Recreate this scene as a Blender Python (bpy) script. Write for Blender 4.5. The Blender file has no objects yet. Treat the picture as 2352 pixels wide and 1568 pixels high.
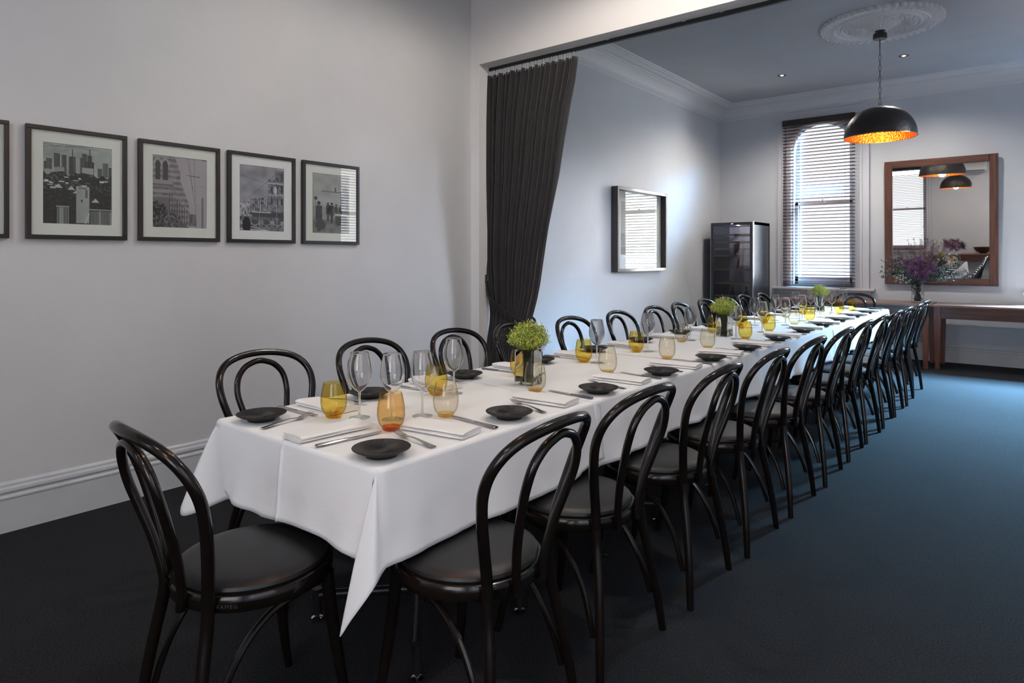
import bpy, bmesh, math, random
import numpy as np
from mathutils import Vector, Matrix, noise

R = math.radians
C = bpy.context.scene.collection
sc = bpy.context.scene

# ------------------------------------------------------------------ camera
cam_d = bpy.data.cameras.new('camera')
cam = bpy.data.objects.new('camera', cam_d)
C.objects.link(cam)
cam.location = (0, 0, 1.3)
cam.rotation_euler = (R(90), 0, R(39.05))
cam_d.sensor_width = 36
cam_d.lens = 1500 / 2352 * 36
cam_d.shift_y = -(784 - 591) / 2352
cam_d.clip_start = 0.05
cam_d.clip_end = 100
sc.camera = cam

# ------------------------------------------------------------------ world, exposure
w = bpy.data.worlds.new('sky'); sc.world = w; w.use_nodes = True
bg = w.node_tree.nodes['Background']
bg.inputs[0].default_value = (0.90, 0.95, 1.0, 1)
bg.inputs[1].default_value = 1.6
sc.view_settings.view_transform = 'Standard'
sc.view_settings.look = 'None'
sc.view_settings.gamma = 1
sc.view_settings.use_curve_mapping = False
sc.view_settings.exposure = 0.05
try:
    sc.cycles.max_bounces = 12
    sc.cycles.diffuse_bounces = 4
    sc.cycles.glossy_bounces = 4
    sc.cycles.transmission_bounces = 12
    sc.cycles.transparent_max_bounces = 24
    sc.cycles.caustics_reflective = False
    sc.cycles.caustics_refractive = False
    sc.cycles.sample_clamp_indirect = 6
except Exception:
    pass

# daylight outside each window (big soft area lights just outside the glass)
def area(name, loc, rot, sx, sy, watts, col):
    l = bpy.data.lights.new(name, 'AREA'); l.shape = 'RECTANGLE'
    l.size = sx; l.size_y = sy; l.energy = watts; l.color = col
    o = bpy.data.objects.new(name, l); C.objects.link(o)
    o.location = loc; o.rotation_euler = rot
    return o
COOL = (0.72, 0.86, 1.0)
WARM = (1.0, 0.87, 0.76)
# bright sky high outside the far windows, above what the photographer sees through them
area('sky_far_high', (1.7, 12.5, 5.7), (R(-45), 0, R(-12)), 4.2, 3.4, 64000, (0.30, 0.66, 1.0))
area('sky_far_low', (-0.2, 13.6, 2.5), (R(-88), 0, R(-27)), 2.8, 3.6, 650, (1.0, 0.98, 0.96))
area('sky_side_window', (5.2, 8.4, 4.9), (0, R(62), R(16)), 3.0, 3.0, 13000, (0.76, 0.84, 1.0))
area('horizon_side_window', (5.6, 9.9, 2.4), (0, R(90), R(22)), 2.6, 2.4, 210, (0.95, 0.97, 1.0))
area('sky_back_window', (-2.6, -5.6, 4.6), (R(64), 0, 0), 3.4, 3.0, 1700, (0.66, 0.82, 1.0))
area('added_side_fill', (2.1, -0.15, 1.95), (0, R(90), 0), 2.0, 2.3, 7, (1.0, 0.76, 0.62))  # added fill through an invented, unseen window beside the camera
area('added_back_fill', (0.2, -2.6, 1.85), (R(90), 0, 0), 2.0, 2.0, 60, (1.0, 0.86, 0.84))  # added fill through an invented, unseen window behind the camera

# ------------------------------------------------------------------ materials
def mat(name, col=(.8, .8, .8), rough=.5, metal=0., spec=.5, coat=0., sheen=0., emit=None, estr=0.):
    m = bpy.data.materials.new(name); m.use_nodes = True
    b = m.node_tree.nodes['Principled BSDF']
    b.inputs['Base Color'].default_value = (*col, 1)
    b.inputs['Roughness'].default_value = rough
    b.inputs['Metallic'].default_value = metal
    b.inputs['Specular IOR Level'].default_value = spec
    b.inputs['Coat Weight'].default_value = coat
    b.inputs['Coat Roughness'].default_value = .08
    b.inputs['Sheen Weight'].default_value = sheen
    if emit:
        b.inputs['Emission Color'].default_value = (*emit, 1)
        b.inputs['Emission Strength'].default_value = estr
    return m
def nn(m, t, **kw):
    n = m.node_tree.nodes.new(t)
    for k, v in kw.items():
        if k in n.inputs: n.inputs[k].default_value = v
        else: setattr(n, k, v)
    return n
def lk(m, a, ao, b, bi): m.node_tree.links.new(a.outputs[ao], b.inputs[bi])
def add_noise(m, c1, c2, scale=5., detail=4., bump=0., bscale=None, stretch=None, lo=.35, hi=.65, bdist=.01, brough=.5):
    """procedural colour variation + bump on object coordinates"""
    b = m.node_tree.nodes['Principled BSDF']
    tc = nn(m, 'ShaderNodeTexCoord')
    mp = nn(m, 'ShaderNodeMapping')
    if stretch: mp.inputs['Scale'].default_value = stretch
    lk(m, tc, 'Object', mp, 'Vector')
    if c1:
        n = nn(m, 'ShaderNodeTexNoise', Scale=scale, Detail=detail)
        lk(m, mp, 'Vector', n, 'Vector')
        r = nn(m, 'ShaderNodeValToRGB')
        r.color_ramp.elements[0].position = lo; r.color_ramp.elements[1].position = hi
        r.color_ramp.elements[0].color = (*c1, 1); r.color_ramp.elements[1].color = (*c2, 1)
        lk(m, n, 'Fac', r, 'Fac'); lk(m, r, 'Color', b, 'Base Color')
    if bump:
        n2 = nn(m, 'ShaderNodeTexNoise', Scale=bscale or scale, Detail=5., Roughness=brough)
        lk(m, mp, 'Vector', n2, 'Vector')
        bu = nn(m, 'ShaderNodeBump', Strength=bump, Distance=bdist)
        lk(m, n2, 'Fac', bu, 'Height'); lk(m, bu, 'Normal', b, 'Normal')
    return m

M = {}
M['wall'] = add_noise(mat('painted_plaster', rough=.55, spec=.35), (.565, .565, .58), (.605, .605, .62), 1.3, 5, bump=.35, bscale=4.5, bdist=.012, brough=.6)
M['wall_blue'] = add_noise(mat('painted_plaster_far', rough=.42, spec=.4), (.57, .595, .635), (.615, .64, .675), 1.3, 5, bump=.3, bscale=4, bdist=.012, brough=.6)
M['lintel'] = add_noise(mat('painted_lintel', rough=.6, spec=.3), (.80, .78, .77), (.83, .81, .80), 2, 4, bump=.15, bscale=6)
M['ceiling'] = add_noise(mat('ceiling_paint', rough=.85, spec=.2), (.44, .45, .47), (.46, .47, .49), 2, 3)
M['cornice'] = mat('cornice_paint', (.70, .71, .73), .6, spec=.3)
M['rose'] = mat('plaster_rose', (.80, .81, .83), .7, spec=.3)
M['trim'] = add_noise(mat('gloss_trim', rough=.4), (.50, .525, .56), (.54, .56, .59), 6, 4, bump=.1, bscale=14, stretch=(1, 1, 1))
M['wtrim'] = mat('window_trim', (.60, .61, .66), .45)
M['carpet'] = add_noise(mat('carpet', rough=1., spec=.1, sheen=.0), (.0125, .0133, .0152), (.041, .0435, .049), 170, 4, bump=.9, bscale=120, bdist=.006, lo=.3, hi=.72, brough=.7)
M['cloth'] = add_noise(mat('linen', (.88, .88, .89), .85, spec=.2, sheen=.15), None, None, bump=.25, bscale=22, bdist=.004, brough=.6)
M['napkin'] = add_noise(mat('napkin', (.87, .85, .84), .9, spec=.2, sheen=.2), None, None, bump=.3, bscale=90, bdist=.002)
M['bent'] = add_noise(mat('black_bentwood', rough=.17, spec=.42, coat=0), (.0045, .0035, .003), (.012, .008, .006), 8, 3, lo=.3, hi=.8)
M['vinyl'] = add_noise(mat('black_vinyl', (.010, .0105, .012), .40, spec=.38), None, None, bump=.25, bscale=420, bdist=.001)
M['blackmetal'] = mat('black_metal', (.012, .012, .013), .35, spec=.5)
M['steel'] = mat('cutlery_steel', (.62, .60, .58), .16, metal=1)
M['chrome'] = mat('chrome', (.75, .75, .75), .12, metal=1)
M['plate'] = mat('matt_black_stoneware', (.014, .0135, .014), .5, spec=.4)
M['framewood'] = mat('black_frame', (.011, .009, .008), .4)
M['brown_frame'] = mat('deep_brown_frame', (.030, .020, .016), .3, coat=.4)
M['matboard'] = mat('mat_board', (.66, .68, .65), .8)
M['matboard2'] = mat('mat_board_white', (.72, .74, .76), .8)
M['white'] = mat('white_plastic', (.8, .79, .76), .4)
M['curtain'] = add_noise(mat('curtain_velvet', rough=.9, spec=.15, sheen=.5), (.026, .0235, .025), (.034, .031, .033), 30, 3, bump=.15, bscale=60, stretch=(1, 1, .3))
M['rope'] = mat('black_rope', (.010, .010, .011), .6)
M['copper_in'] = mat('hammered_copper', (.95, .27, .03), .34, metal=.9)
M['pend_out'] = mat('hammered_bronze', (.022, .017, .015), .45, metal=.3)
M['bronze_rim'] = mat('copper_rim', (.45, .18, .06), .35, metal=.8)
M['bulb'] = mat('bulb', (1, 1, 1), emit=(1, .85, .65), estr=3)
M['downlight'] = mat('downlight_bulb', (1, 1, 1), emit=(.95, .95, 1), estr=9)
M['dl_rim'] = mat('downlight_trim', (.20, .12, .08), .3, metal=.8)
M['slat'] = add_noise(mat('brown_slats', rough=.4), (.085, .030, .018), (.13, .048, .028), 12, 3, stretch=(.2, 1, 1))
M['pelmet'] = mat('blind_pelmet', (.020, .013, .011), .35)
M['cord'] = mat('blind_cord', (.75, .74, .7), .7)
def wood(name, c1, c2, rough=.35, stretch=(1, 12, 12), scale=3):
    return add_noise(mat(name, rough=rough, spec=.45), c1, c2, scale, 6, bump=.06, bscale=10, stretch=stretch, lo=.3, hi=.7)
M['mirrorwood_v'] = wood('mirror_wood_vertical', (.055, .019, .011), (.14, .050, .028), .4, (14, 14, 1))
M['mirrorwood_h'] = wood('mirror_wood_horizontal', (.055, .019, .011), (.14, .050, .028), .4, (1, 14, 14))
M['tablewood'] = wood('red_brown_wood', (.060, .018, .009), (.13, .042, .022), .3, (1, 10, 10))
M['tablewood_v'] = wood('red_brown_wood_leg', (.085, .025, .012), (.19, .06, .028), .35, (10, 10, 1))
M['tabletop'] = wood('console_top', (.20, .10, .075), (.30, .16, .12), .25, (1, 12, 12))
M['mirror'] = mat('mirror_silver', (.93, .93, .92), .0, metal=1)
M['fridge'] = mat('fridge_black', (.018, .02, .024), .3, spec=.5)
M['fridge_side'] = add_noise(mat('fridge_side_steel', rough=.38, metal=.75), (.10, .115, .14), (.13, .145, .17), 20, 3, bump=.3, bscale=35, bdist=.003)
M['fridge_in'] = mat('fridge_inside', (.45, .45, .48), .5)
M['shelfwood'] = mat('beech_shelf', (.55, .33, .19), .5)
M['bottle'] = mat('dark_bottle', (.03, .03, .035), .15)
M['steel_strip'] = mat('brushed_steel', (.62, .64, .68), .3, metal=1)
M['led'] = mat('led', (1, 0, .3), emit=(1, .05, .35), estr=6)
M['led_blue'] = mat('led_blue', (.1, .2, 1), emit=(.25, .35, 1), estr=6)
M['mark'] = mat('maker_mark', (.045, .043, .042), .6)
M['green'] = add_noise(mat('wax_leaf', rough=.55), (.17, .27, .015), (.44, .54, .04), 60, 2, lo=.35, hi=.6)
M['bud'] = add_noise(mat('wax_bud', rough=.5), (.50, .55, .07), (.72, .70, .22), 120, 2)
M['stem'] = add_noise(mat('stem', rough=.6), (.13, .20, .04), (.26, .24, .10), 40, 2)
M['purple'] = add_noise(mat('thistle_purple', rough=.7), (.13, .055, .13), (.30, .15, .28), 40, 2)
M['mauve'] = add_noise(mat('sprig_mauve', rough=.7), (.13, .055, .07), (.28, .13, .16), 40, 2)
M['euca'] = add_noise(mat('eucalyptus', rough=.6), (.07, .12, .10), (.20, .29, .27), 25, 2)
M['brownstem'] = mat('brown_stem', (.08, .05, .03), .7)
M['whitefl'] = mat('white_blossom', (.75, .75, .68), .7)
M['ac'] = mat('ac_plastic', (.75, .74, .70), .5)
M['bowl'] = mat('bowl_bronze', (.10, .05, .035), .3, metal=.7)

def thin_glass(name, tint=(1, 1, 1), rim=(.6, .65, .65), ior=1.5, rough=0.):
    """thin clear glass: light passes straight through, tinted more where the wall is seen edge-on, with fresnel reflection"""
    m = bpy.data.materials.new(name); m.use_nodes = True
    nt = m.node_tree; nt.nodes.remove(nt.nodes['Principled BSDF'])
    out = nt.nodes['Material Output']
    tr = nn(m, 'ShaderNodeBsdfTransparent'); gl = nn(m, 'ShaderNodeBsdfGlossy', Roughness=rough)
    lw = nn(m, 'ShaderNodeLayerWeight', Blend=.5)
    mx = nn(m, 'ShaderNodeMix', data_type='RGBA')
    mx.inputs[6].default_value = (*tint, 1); mx.inputs[7].default_value = (*rim, 1)
    p3 = nn(m, 'ShaderNodeMath', operation='POWER'); p3.inputs[1].default_value = 5; lk(m, lw, 'Facing', p3, 0); nt.links.new(p3.outputs[0], mx.inputs[0])
    nt.links.new(mx.outputs[2], tr.inputs['Color'])
    # Schlick reflection from the facing angle, the same on both sides of the thin wall
    f0 = ((ior-1)/(ior+1))**2
    lf = nn(m, 'ShaderNodeLayerWeight', Blend=.5)
    pw = nn(m, 'ShaderNodeMath', operation='POWER'); pw.inputs[1].default_value = 5
    sc_ = nn(m, 'ShaderNodeMath', operation='MULTIPLY_ADD'); sc_.inputs[1].default_value = .85-f0; sc_.inputs[2].default_value = f0
    lk(m, lf, 'Facing', pw, 0); nt.links.new(pw.outputs[0], sc_.inputs[0])
    ms = nn(m, 'ShaderNodeMixShader')
    nt.links.new(sc_.outputs[0], ms.inputs[0]); nt.links.new(tr.outputs[0], ms.inputs[1]); nt.links.new(gl.outputs[0], ms.inputs[2])
    nt.links.new(ms.outputs[0], out.inputs['Surface'])
    return m
def solid_glass(name, col, ior=1.45):
    m = bpy.data.materials.new(name); m.use_nodes = True
    nt = m.node_tree; nt.nodes.remove(nt.nodes['Principled BSDF'])
    g = nn(m, 'ShaderNodeBsdfGlass', IOR=ior, Roughness=0.); g.inputs['Color'].default_value = (*col, 1)
    nt.links.new(g.outputs[0], nt.nodes['Material Output'].inputs['Surface'])
    return m
M['wineglass'] = solid_glass('wine_glass_crystal', (1, 1, 1))
M['vaseglass'] = solid_glass('vase_glass', (.99, 1, .995), 1.28)
M['glass'] = thin_glass('clear_glass', (.995, .997, .997), (.30, .32, .33), 1.33)
M['glass_thick'] = thin_glass('thick_clear_glass', (.975, .985, .98), (.35, .40, .38), 1.33)
M['pane'] = thin_glass('window_pane', (.98, .99, 1), (.8, .85, .88), 1.3)
M['picglass'] = thin_glass('picture_glass', (.985, .99, .985), (.8, .85, .83), 1.36)
M['printglass'] = thin_glass('print_glass', (.985, .99, .985), (.8, .85, .83), 1.25)
M['fridgeglass'] = thin_glass('tinted_door_glass', (.66, .66, .69), (.3, .3, .32), 1.6)
M['t_yellow'] = thin_glass('yellow_glass', (.965, .89, .58), (.50, .33, .05), 1.42)
M['t_yellow_b'] = thin_glass('yellow_glass_base', (.93, .74, .22), (.70, .42, .05), 1.4)
M['t_orange'] = thin_glass('amber_glass', (.98, .87, .68), (.55, .32, .12), 1.42)
M['t_orange_b'] = thin_glass('amber_glass_base', (.86, .46, .18), (.50, .16, .04), 1.4)
M['t_pale'] = thin_glass('pale_smoke_glass', (.98, .96, .91), (.50, .42, .28), 1.42)
M['t_pale_b'] = thin_glass('pale_glass_base', (.93, .80, .52), (.70, .46, .16), 1.4)

def dimple(m, k=90, s=.6, d=.004):
    b = m.node_tree.nodes['Principled BSDF']
    tc = nn(m, 'ShaderNodeTexCoord'); v = nn(m, 'ShaderNodeTexVoronoi', Scale=k)
    bu = nn(m, 'ShaderNodeBump', Strength=s, Distance=d)
    lk(m, tc, 'Object', v, 'Vector'); lk(m, v, 'Distance', bu, 'Height'); lk(m, bu, 'Normal', b, 'Normal')
dimple(M['copper_in'], 62, .7, .006); dimple(M['pend_out'], 38, .5, .005)

# ------------------------------------------------------------------ mesh helpers
def crom(pts, n=6, closed=False):
    """Catmull-Rom resample of points (each any-length tuple)"""
    P = [np.array(p, float) for p in pts]; out = []
    N = len(P)
    rng = range(N if closed else N - 1)
    for i in rng:
        if closed: a, b, c, d = P[i-1], P[i], P[(i+1) % N], P[(i+2) % N]
        else:
            b, c = P[i], P[i+1]
            a = P[i-1] if i > 0 else 2*b - c
            d = P[i+2] if i+2 < N else 2*c - b
        for k in range(n):
            t = k/n
            out.append(.5*((2*b) + (-a+c)*t + (2*a-5*b+4*c-d)*t*t + (-a+3*b-3*c+d)*t**3))
    if not closed: out.append(P[-1])
    return out

class MB:
    def __init__(s): s.v = []; s.f = []
    def add(s, vs, fs):
        o = len(s.v); s.v += [tuple(float(q) for q in p) for p in vs]; s.f += [tuple(i+o for i in f) for f in fs]; return s
    def box(s, x0, x1, y0, y1, z0, z1, mx=None):
        vs = [(x, y, z) for z in (z0, z1) for x, y in ((x0, y0), (x1, y0), (x1, y1), (x0, y1))]
        if mx is not None: vs = [tuple(mx @ Vector(p)) for p in vs]
        return s.add(vs, [(0, 3, 2, 1), (4, 5, 6, 7), (0, 1, 5, 4), (1, 2, 6, 5), (2, 3, 7, 6), (3, 0, 4, 7)])
    def tube(s, path, rad, seg=10, closed=False, flat=1., cap=True):
        """path: list of (x,y,z) or (x,y,z,r)"""
        P = [Vector(p[:3]) for p in path]; n = len(P)
        rr = [(p[3] if len(p) > 3 else rad) for p in path]
        T = []
        for i in range(n):
            a = P[(i-1) % n] if (closed or i) else P[0]; b = P[(i+1) % n] if (closed or i < n-1) else P[-1]
            t = (b-a); T.append(t.normalized() if t.length > 1e-9 else Vector((0, 0, 1)))
        up = Vector((0, 0, 1)) if abs(T[0].z) < .9 else Vector((0, 1, 0))
        nrm = (up - T[0]*up.dot(T[0])).normalized(); vs = []; fs = []
        for i in range(n):
            nrm = (nrm - T[i]*nrm.dot(T[i]))
            nrm = nrm.normalized() if nrm.length > 1e-6 else T[i].orthogonal().normalized()
            bn = T[i].cross(nrm)
            for k in range(seg):
                a = 2*math.pi*k/seg
                vs.append(P[i] + nrm*(math.cos(a)*rr[i]*flat) + bn*(math.sin(a)*rr[i]))
        m = n if closed else n-1
        for i in range(m):
            j = (i+1) % n
            for k in range(seg):
                fs.append((i*seg+k, i*seg+(k+1) % seg, j*seg+(k+1) % seg, j*seg+k))
        if not closed and cap:
            fs.append(tuple(range(seg-1, -1, -1))); fs.append(tuple((n-1)*seg+k for k in range(seg)))
        return s.add(vs, fs)
    def lathe(s, prof, seg=32, cx=0, cy=0, sx=1., sy=1., cap=False):
        vs = []; fs = []; n = len(prof)
        for r, z in prof:
            for k in range(seg):
                a = 2*math.pi*k/seg; vs.append((cx+r*sx*math.cos(a), cy+r*sy*math.sin(a), z))
        for i in range(n-1):
            for k in range(seg):
                k2 = (k+1) % seg
                fs.append((i*seg+k, i*seg+k2, (i+1)*seg+k2, (i+1)*seg+k))
        if cap:
            fs.append(tuple(range(seg-1, -1, -1))); fs.append(tuple((n-1)*seg+k for k in range(seg)))
        return s.add(vs, fs)
    def grid(s, fn, nu, nv):
        vs = [fn(i/nu, j/nv) for j in range(nv+1) for i in range(nu+1)]
        return s.add(vs, [(j*(nu+1)+i, j*(nu+1)+i+1, (j+1)*(nu+1)+i+1, (j+1)*(nu+1)+i) for j in range(nv) for i in range(nu)])
    def build(s, name, material, parent=None, smooth=True, loc=None, rot=None, bevel=0., weld=False, solid=0., angle=38, flip=False):
        me = bpy.data.meshes.new(name)
        me.from_pydata(s.v, [], s.f); me.validate()
        if weld or True:
            bm = bmesh.new(); bm.from_mesh(me)
            if weld: bmesh.ops.remove_doubles(bm, verts=bm.verts, dist=1e-5)
            bmesh.ops.recalc_face_normals(bm, faces=bm.faces)
            if flip: bmesh.ops.reverse_faces(bm, faces=bm.faces)
            bm.to_mesh(me); bm.free()
        if smooth:
            me.polygons.foreach_set('use_smooth', [True]*len(me.polygons))
            me.set_sharp_from_angle(angle=R(angle))
        me.materials.append(material)
        o = bpy.data.objects.new(name, me); C.objects.link(o)
        if parent is not None: o.parent = parent
        if loc is not None: o.location = loc
        if rot is not None: o.rotation_euler = rot
        if bevel:
            b = o.modifiers.new('bevel', 'BEVEL'); b.width = bevel; b.segments = 2; b.limit_method = 'ANGLE'; b.angle_limit = R(40)
        if solid:
            b = o.modifiers.new('solid', 'SOLIDIFY'); b.thickness = solid; b.offset = 0
        return o

def tag(o, label=None, cat=None, group=None, kind=None):
    if label: o['label'] = label
    if cat: o['category'] = cat
    if group: o['group'] = group
    if kind: o['kind'] = kind
    return o
def thing(name, label, cat, loc=(0, 0, 0), rz=0., group=None):
    o = bpy.data.objects.new(name, None); C.objects.link(o); o.empty_display_size = .05
    o.location = loc; o.rotation_euler = (0, 0, rz)
    return tag(o, label, cat, group)
def children_of(o): return [c for c in bpy.data.objects if c.parent == o]
def prototype(root):
    """remember the tree so that copies do not search the whole file each time"""
    return (root, [prototype(c) for c in children_of(root)])
def copy_tree(p, parent=None):
    r, kids = p
    c = r.copy(); C.objects.link(c)
    if parent is not None: c.parent = parent
    for k in kids: copy_tree(k, c)
    return c
class Repeat:
    """first placing uses the built thing itself, the next ones are copies with copied parts"""
    def __init__(s, root): s.p = prototype(root); s.used = False
    def place(s, loc, rz, label, cat=None, group=None):
        o = copy_tree(s.p) if s.used else s.p[0]
        s.used = True
        o.location = loc; o.rotation_euler = (0, 0, rz); o['label'] = label
        if cat: o['category'] = cat
        if group: o['group'] = group
        return o
ORD = ['first', 'second', 'third', 'fourth', 'fifth', 'sixth', 'seventh', 'eighth', 'ninth', 'tenth', 'eleventh', 'twelfth']

# ------------------------------------------------------------------ room shell
XL, XLF, XR, YB, YF = -3.82, -3.80, 1.60, -2.10, 9.72     # near left wall, far left wall, right wall, back wall, far wall
YO0, YO1, XJ, ZLIN, ZC = 4.149, 4.275, -3.728, 2.945, 3.55

def struct(o): o['kind'] = 'structure'; return o
struct(MB().box(-4.2, 2.0, YB-.4, YF+.4, -.12, 0).build('floor', M['carpet'], smooth=False))
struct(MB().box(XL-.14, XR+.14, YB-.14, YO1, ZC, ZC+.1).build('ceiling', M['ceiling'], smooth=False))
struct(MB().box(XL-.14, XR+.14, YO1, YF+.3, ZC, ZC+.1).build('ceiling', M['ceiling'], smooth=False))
struct(MB().box(XL-.14, XL, YB-.14, YO0+.02, 0, ZC).build('wall_left', M['wall'], smooth=False))
struct(MB().box(XLF-.14, XLF, YO0+.02, YF+.2, 0, ZC).build('wall_left', M['wall_blue'], smooth=False))
sw = MB().box(XL, XJ, YO0, YO1, 0, ZC)
sw.box(XJ, 1.5, YO0, YO1, ZLIN, ZC); sw.box(1.5, XR, YO0, YO1, 0, ZC)
struct(sw.build('wall_opening', M['lintel'], smooth=False))

def wall_holes(name, m, x0, x1, holes, mx, thick=.26):
    """wall in local coordinates: inner face at y=0, body towards +y; holes (xa,xb,za,zspring,arch)"""
    b = MB(); cuts = {x0, x1}
    for xa, xb, za, zs, ar in holes:
        n = 28 if ar else 1
        for k in range(n+1): cuts.add(round(xa+(xb-xa)*k/n, 5))
    cuts = sorted(cuts)
    for a, c in zip(cuts[:-1], cuts[1:]):
        mid = (a+c)/2; h = None
        for q in holes:
            if q[0] < mid < q[1]: h = q
        if h is None: b.box(a, c, 0, thick, 0, ZC, mx); continue
        xa, xb, za, zs, ar = h
        b.box(a, c, 0, thick, 0, za, mx)
        def top(x):
            if not ar: return zs
            hw = (xb-xa)/2; u = max(0, 1-((x-(xa+xb)/2)/hw)**2)
            return zs + ar*math.sqrt(u)
        ta, tb = top(a), top(c)
        vs = [(a, 0, ta), (c, 0, tb), (c, thick, tb), (a, thick, ta), (a, 0, ZC), (c, 0, ZC), (c, thick, ZC), (a, thick, ZC)]
        b.add([tuple(mx @ Vector(p)) for p in vs], [(0, 3, 2, 1), (4, 5, 6, 7), (0, 1, 5, 4), (1, 2, 6, 5), (2, 3, 7, 6), (3, 0, 4, 7)])
    return struct(b.build(name, m, smooth=False))

MXF = Matrix.Translation((0, YF, 0))                                   # far wall: local x = X
MXR = Matrix.Translation((XR, 0, 0)) @ Matrix.Rotation(R(-90), 4, 'Z')  # right wall: local x = -Y
MXB = Matrix.Translation((0, YB, 0)) @ Matrix.Rotation(R(180), 4, 'Z')  # back wall: local x = -X
HW = .375
def hole(c): return (c-HW, c+HW, .93, 2.80, .34)
W1, W2 = -2.36, .48
WR_Y, WB_X = 7.13, -2.97
wall_holes('wall_far', M['wall_blue'], XLF-.14, XR+.2, [hole(W1), hole(W2)], MXF)
wall_holes('wall_right', M['wall'], -(YF+.1), -(YB-.2), [hole(-WR_Y), (-.9, 1.2, .9, 2.9, 0)], MXR)
wall_holes('wall_back', M['wall'], -XR-.1, -XL+.1, [(-WB_X-.44, -WB_X+.44, .93, 3.14, 0), (-1.1, .7, .9, 2.8, 0)], MXB)

def window_unit(num, cx, mx, HW=.375):
    root = bpy.data.objects.new('window_%d' % num, None); C.objects.link(root); root.matrix_world = mx @ Matrix.Translation((cx, 0, 0))
    root['kind'] = 'structure'
    f = MB()
    for s_ in (-1, 1):
        xs = sorted((s_*(HW-.055), s_*(HW+.01))); f.box(xs[0], xs[1], .12, .17, .93, 3.0)
        xs = sorted((s_*(HW-.04), s_*(HW+.01))); f.box(xs[0], xs[1], .07, .12, .93, 2.08)
    f.box(-HW, HW, .07, .12, .93, 1.03); f.box(-HW, HW, .07, .12, 2.03, 2.075); f.box(-HW, HW, .121, .17, 2.04, 2.09)
    f.build('sash', M['wtrim'], root, smooth=False)
    MB().box(-.028, .028, .04, .07, 2.06, 2.085).box(-.01, .01, .03, .06, 2.085, 2.11).build('latch', M['steel_strip'], root, smooth=False)
    MB().box(-HW, HW, .142, .146, 2.06, 3.14).build('pane', M['pane'], root, smooth=False)
    MB().box(-HW, HW, .094, .098, 1.02, 2.05).build('pane', M['pane'], root, smooth=False)
    c = MB()
    for s_ in (-1, 1):
        for a, b_, d in ((.475, .585, .018), (.475, .50, .034), (.535, .585, .030)):
            xs = sorted((s_*a, s_*b_)); c.box(xs[0], xs[1], -d, .001, .885, 3.20)
    c.box(-.585, .585, -.018, .001, 3.24, 3.345); c.box(-.585, .585, -.030, .001, 3.31, 3.345)
    c.build('casing', M['wtrim'], root, smooth=False)
    s = MB().box(-.655, .655, -.085, .07, .853, .885); s.box(-.62, .62, -.05, .001, .828, .853); s.box(-.60, .60, -.025, .001, .79, .828)
    s.build('window_sill', M['wtrim'], root, smooth=False, bevel=.006)
    return root
window_unit(1, W1, MXF); window_unit(2, W2, MXF); window_unit(3, -WR_Y, MXR); window_unit(4, -WB_X, MXB, .44)
# unseen plain windows beside and behind the camera, added to let in fill light
def added_window(num, mx, x0, x1, z0, z1):
    r = bpy.data.objects.new('window_%d' % num, None); C.objects.link(r); r.matrix_world = mx; r['kind'] = 'structure'
    b = MB(); xm = (x0+x1)/2; zm = z0+(z1-z0)*.55
    for a, c_ in ((x0-.06, x0+.06), (xm-.03, xm+.03), (x1-.06, x1+.06)): b.box(a, c_, -.02, .1, z0-.06, z1+.06)
    for a, c_ in ((z0-.06, z0+.05), (zm-.02, zm+.02), (z1-.05, z1+.06)): b.box(x0-.06, x1+.06, -.02, .1, a, c_)
    b.build('window_frame', M['wtrim'], r, smooth=False)
    MB().box(x0, x1, .05, .056, z0, z1).build('pane', M['pane'], r, smooth=False)
added_window(5, MXR, -.9, 1.2, .9, 2.9); added_window(6, MXB, -1.1, .7, .9, 2.8)

def blind(mx, cx, label):
    root = bpy.data.objects.new('venetian_blind', None); C.objects.link(root)
    root.matrix_world = mx @ Matrix.Translation((cx, 0, 0)); tag(root, label, 'window blind')
    hw = .462
    MB().box(-hw-.006, hw+.006, -.088, -.031, 3.158, 3.238).build('pelmet', M['pelmet'], root, smooth=False, bevel=.004)
    s = MB(); n = 48; zt, zb = 3.135, .965
    for k in range(n):
        z = zt-(zt-zb)*k/(n-1)
        tl = R(-11); yc = -.060
        mm = Matrix.Translation((0, yc, z)) @ Matrix.Rotation(tl, 4, 'X')
        s.box(-hw, hw, -.025, .025, -.0016, .0016, mm)
    s.build('slats', M['slat'], root, smooth=False)
    for q in range(3):
        MB().box(-hw, hw, -.085, -.035, .905+q*.014, .915+q*.014).build('bottom_rail', M['pelmet'], root, smooth=False) if q == 0 else None
    st = MB()
    for q in range(4):
        st.box(-hw, hw, -.085, -.036, .921+q*.009, .9245+q*.009)
    st.build('stacked_slats', M['slat'], root, smooth=False)
    for xx in (-.36, .33):
        c = MB()
        for yy in (-.087, -.034): c.tube([(xx, yy, .91), (xx, yy, 3.16)], .0016, 6)
        c.tube([(xx+.02, -.06, .91), (xx+.02, -.06, 3.16)], .0012, 6)
        c.build('ladder_cord', M['cord'], root)
    c = MB().tube([(-.40, -.094, 3.15), (-.402, -.094, 1.55)], .0013, 6).tube([(-.385, -.094, 3.15), (-.383, -.094, 1.30)], .0013, 6)
    c.build('pull_cord', M['cord'], root)
    for xx, zz in ((-.402, 1.52), (-.383, 1.27)):
        MB().lathe([(0, .04), (.005, .038), (.009, 0), (0, -.002)], 10, xx, -.094).build('cord_tassel', M['cord'], root, loc=(0, 0, zz))
    return root
blind(MXF, W1+-.04, 'dark brown slatted blind over the window between the wine fridge and the mirror')
blind(MXR, -WR_Y, 'dark brown slatted blind on the window of the aisle wall')
blind(MXB, -WB_X, 'dark slatted blind on the window behind the camera, seen in the mirror')

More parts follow.
